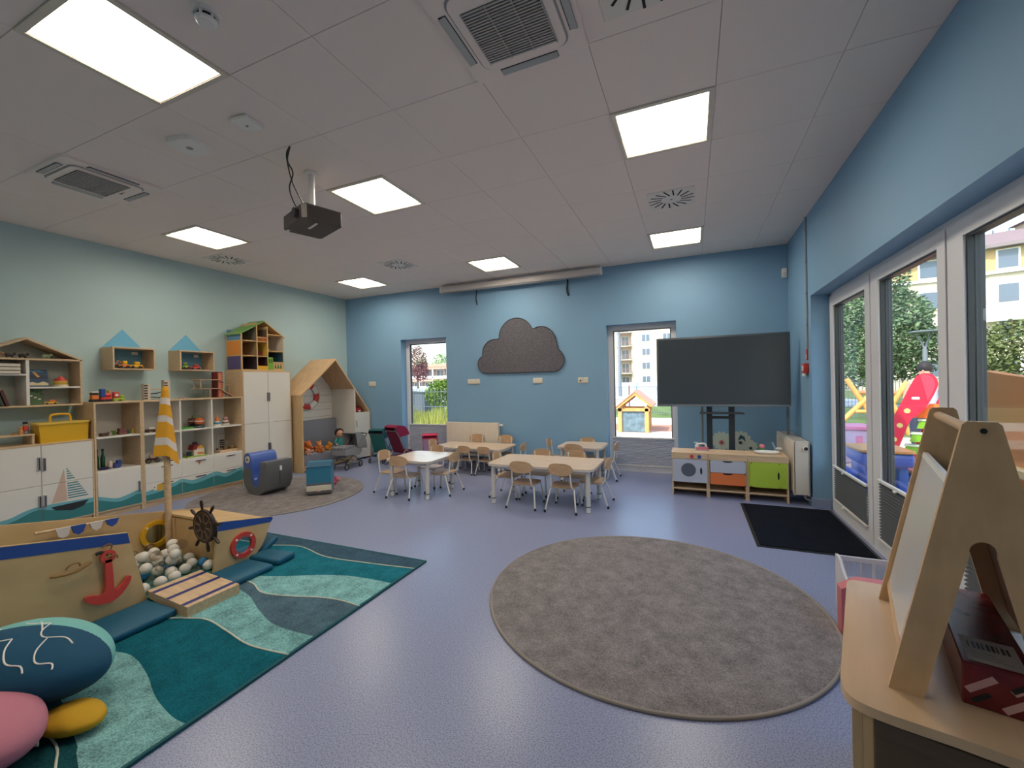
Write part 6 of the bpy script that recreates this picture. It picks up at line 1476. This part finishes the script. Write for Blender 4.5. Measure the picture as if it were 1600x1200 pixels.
# fences
fen = mat('fence steel', (96, 104, 112), .5, metal=.3)
def wire_fence(label, a, b, h_, step, posts, name='wire_fence', r_=.006, zrails=(.1, .5, .9)):
    a, b = Vector(a), Vector(b); L = (b-a).length; d = (b-a).normalized()
    t = thing(name, label, 'fence', tuple(a))
    n_ = int(L/step); g = G()
    for k in range(n_+1):
        p = d*(k*step); g.box(p.x-r_, p.x+r_, p.y-r_, p.y+r_, .03, h_)
    g.build('wires', fen, t, smooth=False, kind='stuff')
    for f in zrails:
        o = G().obox(tuple(d*(L/2)+Vector((0, 0, h_*f))), (L, .014, .02), rz=math.atan2(d.y, d.x)).build('rail', fen, t, smooth=False)
    for k in range(posts+1):
        p = d*(L*k/posts); G().box(p.x-.03, p.x+.03, p.y-.03, p.y+.03, 0, h_+.06, .005).build('post', mat('fence post brown', (120, 92, 84), .6), t)
    return t
wire_fence('grey wire fence with brown posts behind the little wooden house', (-7, 18.0, GZ), (2.2, 18.0, GZ), 1.16, .10, 4, zrails=(.08, .55, .99))
wire_fence('grey wire fence along the playground in front of the big tree', (3.3, 17.6, GZ), (13.5, 15.0, GZ), 1.35, .09, 5)
wire_fence('fine wire fence crossing the tall grass', (-14.5, 12.6, GZ), (-7.0, 12.6, GZ), 1.3, .13, 3, r_=.004)
struct('garden_wall', G().box(-30, 4, 40, 40.3, GZ, 1.1), mat('pale wall', (168, 176, 188), .8), smooth=False)
# wooden play house
t = thing('wooden_play_house', 'open wooden play house with plank roof outside the window', 'play house', (-1.5, 12.0, GZ)); pw = mat('garden pine', (206, 158, 96), .7, noise=(6, .2, (1, 1, .2))); pr_ = mat('garden roof plank', (200, 150, 128), .7)
for xx in (-.36, .36):
    for yy in (0, .75): G().box(xx-.055, xx+.055, yy-.05, yy+.05, 0, .72, .008).build('post', pw, t)
G().box(-.42, .44, -.05, .03, .58, .67, .006).build('beam', pw, t); G().box(-.42, .44, .72, .80, .58, .67, .006).build('beam', pw, t)
ap, el, er = (.06, 1.12), (-.50, .655), (.545, .72)
for (p, q) in ((el, ap), (ap, er)):
    for k in range(7):
        f0, f1 = k/7, (k+1)/7-.012
        A = (p[0]+(q[0]-p[0])*f0, p[1]+(q[1]-p[1])*f0); B = (p[0]+(q[0]-p[0])*f1, p[1]+(q[1]-p[1])*f1)
        G().prism([A, B, (B[0], B[1]+.035), (A[0], A[1]+.045)], -.15, .95, 'xz').build('roof_plank', pr_, t, smooth=False)
for yy in (-.13, .9): G().prism([el, ap, er, (er[0]-.09, er[1]-.0), (ap[0], ap[1]-.10), (el[0]+.09, el[1])], yy, yy+.03, 'xz').build('gable_board', pw, t, smooth=False)
G().box(-.30, .30, .0, .02, .02, .58).build('chalk_panel', mat('chalk panel blue', (104, 126, 138), .5, noise=(7, .4, (1, 1, 1))), t, smooth=False)
# far apartment block (window by the screen)
crm = mat('facade cream', (190, 178, 160), .85); crm2 = mat('facade yellow cream', (190, 162, 114), .85); roof_m = mat('roof mauve', (128, 108, 110), .8); wnd = mat('far window glass', (92, 104, 122), .15); wfr = mat('far window frame', (236, 236, 234), .5); rail_m = mat('far balcony rail', (132, 110, 104), .6)
def far_window(t, c, w_, h_, nrm='y', panes=2):
    x, y, z = c
    f = G().box(x-w_/2-.08, x+w_/2+.08, y-.10, y+.02, z-.10, z+h_+.08).build('window', wfr, t, smooth=False)
    for k in range(panes):
        a = x-w_/2+k*w_/panes+.04; G().box(a, a+w_/panes-.08, y-.14, y-.09, z, z+h_).build('pane', wnd, f, smooth=False)
t = thing('apartment_block', 'tall white apartment block with balconies behind the wooden play house', 'building', (-10, 90, GZ))
G().box(-1.4, 14, 0, 12, 0, 17).build('wall', crm, t, smooth=False); G().box(-12, -4.2, .6, 12, 0, 17).build('wall', crm, t, smooth=False); G().box(-4.2, -1.4, 2.0, 12, 0, 17).build('recess_wall', mat('facade pinkish', (214, 190, 176), .85), t, smooth=False)
for k in range(5):
    z = .75+k*2.85
    for xx in (1.5, 5.6, 9.5): far_window(t, (xx, 0, z), 1.6, 1.35)
    far_window(t, (-5.9, .6, z), .7, 1.3, panes=1)
    b_ = G().box(-4.4, -1.3, -.6, 2.0, z-.95, z-.80).build('balcony', crm, t, smooth=False)
    for q in range(14): G().box(-4.35+q*.225, -4.29+q*.225, -.55, -.49, z-.8, z+.15).build('baluster', rail_m, b_, smooth=False)
    G().box(-4.4, -1.3, -.58, -.46, z+.12, z+.2).build('handrail', rail_m, b_, smooth=False)
    far_window(t, (-2.9, 2.0, z-.6), 1.5, 1.9)
t = thing('street_lamp', 'tall grey street lamp in front of the white apartment block', 'lamp post', (-5.85, 38, GZ)); lp = mat('lamp post grey', (112, 118, 126), .5)
G().cyl((0, 0, 0), (0, 0, 6.1), .16, .11, n=10).build('pole', lp, t); G().box(-.35, 1.9, -.1, .1, 6.05, 6.2, .02).build('arm', lp, t); G().box(1.3, 2.1, -.16, .16, 5.98, 6.1, .03).build('lamp_head', lp, t)
# terraced building (narrow window)
t = thing('terraced_building', 'low brown and white terraced building beyond the tall grass', 'building', (-42, 60, GZ)); br_ = mat('terrace brown', (168, 138, 120), .85); wh_ = mat('terrace white', (226, 222, 216), .8)
G().box(-12, 16, 0, 10, 0, 4.3).build('wall', mat('terrace wall', (150, 132, 124), .85), t, smooth=False); G().box(-12.5, 16.5, -.9, 10, 4.2, 4.75).build('roof', br_, t, smooth=False)
for z in (.2, 2.2):
    G().box(-12, 16, -1.2, 0, z+1.65, z+1.95).build('floor_band', br_, t, smooth=False)
    for q in range(12):
        f = G().box(-11+q*2.25, -9.4+q*2.25, -.12, .02, z+.2, z+1.6).build('window', wh_, t, smooth=False)
        for s in (0, 1): G().box(-10.9+q*2.25+s*.75, -10.25+q*2.25+s*.75, -.16, -.11, z+.3, z+1.5).build('pane', wnd, f, smooth=False)
    b_ = G().box(-12, 16, -1.2, -1.12, z+.1, z+.55).build('balcony_front', wh_, t, smooth=False)
    for q in range(10): G().box(-11.6+q*2.8, -11.4+q*2.8, -1.2, -1.0, z, z+1.7).build('column', wh_, t, smooth=False)
# cream apartment building beyond the glazed doors
t = thing('cream_apartment_building', 'cream apartment building with mauve hipped roof beyond the glazed doors', 'building', (20, 46, GZ))
foot = [(-6.6, .6), (.6, -.2), (1.45, -1.25), (3.3, -1.9), (14, -2.6), (14, 10), (-6.6, 10)]
G().prism(foot, 0, 9.2, 'xy').build('lower_wall', crm, t, smooth=False); G().prism(foot, 9.2, 11.1, 'xy').build('upper_wall', crm2, t, smooth=False)
off = [(-7.2, 0), (.5, -.9), (1.2, -1.9), (3.0, -2.6), (14.4, -3.3), (14.4, 10), (-7.2, 10)]
G().prism([(a*1.0, b+.55) for a, b in off], 9.05, 9.28, 'xy').build('string_course', wfr, t, smooth=False)
G().prism(off, 11.0, 11.25, 'xy').build('eaves', mat('eave grey', (128, 116, 118), .7), t, smooth=False)
g = G(); top_ = [(-5.5, 3.2), (1.4, 2.3), (2.2, 1.6), (3.6, 1.0), (13, .4), (13, 9), (-5.5, 9)]
A = [g.bm.verts.new((a, b, 11.25)) for a, b in off]; B = [g.bm.verts.new((a, b, 12.85)) for a, b in top_]
for i in range(7): g.bm.faces.new([A[i], A[(i+1) % 7], B[(i+1) % 7], B[i]])
g.bm.faces.new(B); g.build('roof', roof_m, t, smooth=False)
for k in range(5): G().box(1.9+k*.9, 1.98+k*.9, 1.2-.12*k, 1.28-.12*k, 12.7, 13.05).build('snow_guard_post', lp, t, smooth=False)
n = G().box(5.6, 8.6, 1.2, 4, 12.0, 13.9).build('dormer', crm, t, smooth=False); G().prism([(5.2, 13.8), (7.1, 14.6), (9.0, 13.8)], .9, 4.2, 'xz').build('dormer_roof', roof_m, t, smooth=False)
def face_window(p, ang, w_, h_, z):
    f = G().box(-w_/2-.12, w_/2+.12, -.10, .1, z-.12, z+h_+.1).xf(Matrix.Translation((p[0], p[1], 0)) @ Matrix.Rotation(ang, 4, 'Z')).build('window', wfr, t, smooth=False)
    G().box(-w_/2, w_/2, -.15, -.08, z, z+h_).xf(Matrix.Translation((p[0], p[1], 0)) @ Matrix.Rotation(ang, 4, 'Z')).build('pane', wnd, f, smooth=False)
for z in (9.45, 6.85, 4.0, 1.2):
    face_window((2.35, -1.57), -.34, 1.0, 1.35, z) if z < 9 else face_window((2.35, -1.57), -.34, 1.0, 1.35, z)
    for xx in (5.6, 9.2): face_window((xx, -1.9-(xx-3.3)*.0654), -.065, 1.3, 1.35, z)
    for xx in (-4.6, -1.6): face_window((xx, .6-(xx+6.6)*.111), -.11, 1.2, 1.35, z)
b_ = G().prism([(.55, -1.5), (3.2, -3.1), (12, -3.8), (12, -2.4), (3.3, -1.8), (1.4, -1.1)], 5.35, 5.55, 'xy').build('balcony', wfr, t, smooth=False)
G().prism([(.55, -1.5), (3.2, -3.1), (12, -3.8), (12, -3.72), (3.22, -3.0), (.62, -1.45)], 5.5, 6.65, 'xy').build('balcony_screen', mat('milky balcony glass', (222, 226, 218), .3), b_, smooth=False)
# garden lamp
t = thing('garden_lamp', 'grey garden lamp with flat round top beyond the slide', 'lamp post', (7.45, 19.0, GZ)); 
G().cyl((0, 0, 0), (0, 0, 2.3), .07, n=12).build('pole', lp, t); G().lathe([(0, 0), (.42, 0), (.44, .03), (.40, .06), (0, .09)], c=(0, 0, 2.88), n=24).build('canopy', lp, t)
for a in (.5, 2.6): G().tube([(0, 0, 2.25), (.06*math.cos(a), .06*math.sin(a), 2.5), (.26*math.cos(a), .26*math.sin(a), 2.89)], .03, 8).build('arm', lp, t)
# log X frame
t = thing('log_climbing_frame', 'pine log climbing frame with crossed posts behind the slide', 'climbing frame', (4.1, 13.0, GZ)); lg = mat('pine log', (216, 160, 84), .6, noise=(5, .2, (1, 1, .3)))
for p, q in (((-.52, 1.36), (.25, .0)), ((-.02, 1.0), (-.85, 0)), ((.66, 1.27), (.0, 0)), ((.18, 1.2), (.72, 0))): G().cyl((p[0], 0, p[1]), (q[0], .1, q[1]), .06, n=12).build('log_post', lg, t)
G().cyl((-.38, .05, 1.03), (1.0, .05, .98), .05, n=12).build('log_rail', mat('pine log dark', (176, 124, 84), .6), t); G().cyl((-.35, .0, .55), (.35, .0, .55), .045, n=12).build('log_rail', lg, t)
# picnic table
t = thing('plastic_picnic_table', 'blue plastic picnic table with orange top outside the doors', 'picnic table', (2.12, 6.62, GZ)); pb = mat('plastic blue', (54, 92, 190), .4); po = mat('plastic orange top', (226, 156, 84), .4)
G().prism(rrect(-.27, .26, -.36, .30, .07), .53, .555, 'xy').build('table_top', po, t); G().box(-.25, .25, -.34, .28, .36, .53, .04, 3).build('apron', pb, t)
for s in (-1, 1): G().box(s*.16-.05, s*.16+.05, -.28, .22, 0, .38, .03, 2).build('leg', pb, t); G().box(s*.40-.11, s*.40+.11, -.34, .30, .24, .30, .025, 2).build('bench', mat('plastic red bench', (206, 70, 78), .4) if s > 0 else pb, t); G().box(min(0, s*.40), max(0, s*.40), -.06, .06, .14, .24, .02).build('bench_arm', pb, t)
t = thing('plastic_toy_castle', 'lilac and pink plastic toy house behind the picnic table', 'toy house', (2.38, 8.75, GZ)); ll = mat('plastic lilac', (206, 190, 222), .4)
G().box(-.30, .30, -.2, .2, 0, .56, .03, 2).build('walls', ll, t); G().box(-.33, .33, -.23, .23, .55, .63, .02).build('roof_rim', mat('plastic pink', (232, 150, 190), .4), t)
for xx in (-.17, .08): G().box(xx, xx+.1, -.206, -.19, .28, .46, .01).build('window', MATS['plastic pink'], t)
# red slide
t = thing('plastic_slide', 'red plastic slide with green steps and orange chute in the garden', 'slide', (3.0, 7.9, GZ)); rp_ = mat('plastic red', (222, 46, 70), .35); og = mat('plastic orange', (238, 122, 52), .35); gn = mat('plastic green', (122, 176, 46), .4)

uv_ = Vector((.9326, -.3610, 0)); nv_ = Vector((.3610, .9326, 0))
def slab(P, d0, d1, nm, mt, sharp=.5):
    """outline P=(along uv_, z) with thickness between d0..d1 along nv_"""
    g = G(); A_ = [g.bm.verts.new(uv_*h_+nv_*d0+Vector((0, 0, z))) for h_, z in P]; B_ = [g.bm.verts.new(uv_*h_+nv_*d1+Vector((0, 0, z))) for h_, z in P]
    g.bm.faces.new(A_); g.bm.faces.new(B_)
    for i in range(len(P)): g.bm.faces.new([A_[i], A_[(i+1) % len(P)], B_[(i+1) % len(P)], B_[i]])
    return g.build(nm, mt, t, sharp=sharp)
RP = [(-.50, 0), (-.35, 0), (-.198, .38), (-.079, .766), (-.021, .839), (.068, .943), (.135, 1.067), (.201, 1.234), (.218, 1.34), (.171, 1.439), (.096, 1.467), (.03, 1.45), (-.032, 1.374), (-.191, .982), (-.343, .592)]
RP = [(p.x, p.y) for p in smooth_path([(a, b, 0) for a, b in RP], 3, closed=True)]
slab(RP, -.05, .05, 'ladder_side', rp_); slab([(a+.374, b) for a, b in RP], .30, .40, 'ladder_side', rp_)
slab([(a*.9-.01, b*.97+.03) for a, b in RP[18:33]], -.056, -.049, 'raised_rim', mat('plastic red light', (232, 70, 90), .35))
for h_, z in ((-.105, .922), (-.186, .705), (-.252, .494)):
    slab([(h_+.035*math.cos(2*PI*q/14), z+.035*math.sin(2*PI*q/14)) for q in range(14)], -.056, -.048, 'round_plug', mat('plug pale yellow', (226, 206, 120), .5))
slab(rrect(-.055, .03, 1.09, 1.125, .012, 3), -.058, -.048, 'maker_badge', white_p)
for z in (.28, .46, .66):
    slab([(-.16+(z-.28)*.4, z), (.62, z), (.62, z+.11), (-.13+(z-.28)*.4, z+.11)], .06, .16, 'step', gn); slab([(-.15+(z-.28)*.4, z+.112), (.62, z+.112), (.62, z+.14), (-.14+(z-.28)*.4, z+.14)], .05, .17, 'step_tread', mat('plastic pale green', (196, 214, 186), .4))
slab([(-.03, .82), (.57, .80), (.60, .93), (.50, 1.01), (.13, 1.02)], .05, .30, 'platform', og)
slab([(.45, .95), (1.6, .12), (1.85, .10), (1.85, .04), (1.55, .05), (.40, .85)], .02, .42, 'chute', og)
# yellow play house
t = thing('yellow_play_house', 'mustard yellow plastic play house with green roof rim outside', 'play house', (2.75, 4.35, GZ)); yl = mat('plastic mustard', (204, 120, 2), .55)
P = [(p.x, p.y) for p in smooth_path([(-.95, 0, 0), (.95, 0, 0), (.95, .75, 0), (.95, 1.32, 0), (.90, 1.44, 0), (.80, 1.475, 0), (.5, 1.44, 0), (0, 1.40, 0), (-.5, 1.44, 0), (-.95, 1.45, 0)], 3)]
G().prism(P, -.35, -.27).build('front_wall', yl, t, sharp=.5); G().prism(P, .45, .53).build('rear_wall', yl, t, sharp=.5); G().box(-.30, .48, .84, .93, 0, 1.3, .02).build('side_wall', yl, t); G().box(-.30, .48, -.93, -.84, 0, 1.3, .02).build('side_wall', yl, t)
for z in (.62, .42): G().box(-.42, -.34, -.95, .80, z, z+.08, .015).build('ledge', mat('plastic cream', (232, 196, 138), .45), t)
G().prism([(-.95, 1.46), (-.2, 1.56), (.45, 1.50), (.45, 1.44), (-.95, 1.40)], -.20, .45).build('roof_rim', mat('plastic dark green', (34, 120, 86), .4), t, smooth=False)
G().box(-.30, .46, .94, .98, .3, 1.2, .01).build('green_panel', MATS['plastic dark green'], t)
# person behind the slide: one continuous skinned body
def person(label, loc, rz):
    t = thing('person', label, 'person', loc, rz)
    J = {'pel': ((0, 0, .88), .13), 'bel': ((0, 0, 1.02), .12), 'che': ((0, .01, 1.22), .135), 'nek': ((0, 0, 1.39), .055), 'hea': ((0, .01, 1.47), .075), 'top': ((0, .0, 1.58), .085),
         'lh': ((-.09, 0, .84), .09), 'lk': ((-.10, .03, .47), .06), 'la': ((-.10, 0, .09), .04), 'lt': ((-.10, .13, .035), .03), 'rh': ((.09, 0, .84), .09), 'rk': ((.10, .05, .47), .06), 'ra': ((.10, .02, .09), .04), 'rt': ((.10, .15, .035), .03),
         'ls': ((-.17, 0, 1.33), .055), 'le': ((-.23, .03, 1.07), .043), 'lw': ((-.20, .18, .92), .03), 'lf': ((-.19, .27, .90), .022), 'rs': ((.17, 0, 1.33), .055), 're': ((.23, .03, 1.07), .043), 'rw': ((.20, .18, .92), .03), 'rf': ((.19, .27, .90), .022)}
    E = [('pel', 'bel'), ('bel', 'che'), ('che', 'nek'), ('nek', 'hea'), ('hea', 'top'), ('pel', 'lh'), ('lh', 'lk'), ('lk', 'la'), ('la', 'lt'), ('pel', 'rh'), ('rh', 'rk'), ('rk', 'ra'), ('ra', 'rt'), ('che', 'ls'), ('ls', 'le'), ('le', 'lw'), ('lw', 'lf'), ('che', 'rs'), ('rs', 're'), ('re', 'rw'), ('rw', 'rf')]
    ks = list(J); me = bpy.data.meshes.new('body'); me.from_pydata([J[k][0] for k in ks], [(ks.index(a), ks.index(b)) for a, b in E], [])
    me.materials.append(mat('person skin', (206, 160, 134), .7)); o = bpy.data.objects.new('body', me); COL.objects.link(o); o.parent = t
    md = o.modifiers.new('skin', 'SKIN'); lay = me.skin_vertices[0] if len(me.skin_vertices) else None
    if lay is None:
        bm = bmesh.new(); bm.from_mesh(me); bm.verts.layers.skin.verify(); bm.to_mesh(me); bm.free(); lay = me.skin_vertices[0]
    for i, k in enumerate(ks): lay.data[i].radius = (J[k][1], J[k][1]); lay.data[i].use_root = (k == 'pel')
    o.modifiers.new('smooth', 'SUBSURF').levels = 2; o.modifiers['smooth'].render_levels = 2
    G().sph((0, -.015, 1.56), .105, (.95, 1.05, 1.05), 16).build('hair', mat('person hair', (40, 34, 34), .7), t)
    G().lathe([(.14, .84), (.165, .95), (.16, 1.15), (.175, 1.30), (.10, 1.39), (.06, 1.40)], n=20).build('shirt', mat('person shirt', (190, 200, 226), .85), t)
    for s in (-1, 1): G().tube([(s*.09, 0, .90), (s*.10, .03, .47), (s*.10, 0, .10)], [.115, .085, .06], 12).build('trouser_leg', mat('person trousers', (58, 64, 84), .85), t); G().sph((s*.035, .098, 1.53), .009, n=6).build('eye', dark, t); G().obox((s*.1, .06, .03), (.08, .24, .06), b=.02, seg=2).build('shoe', dark, t)
    G().sph((0, .11, 1.505), .014, n=8).build('nose', MATS['person skin'], t)
    return t
person('dark haired person standing behind the red slide', (3.52, 9.0, GZ), 2.6)
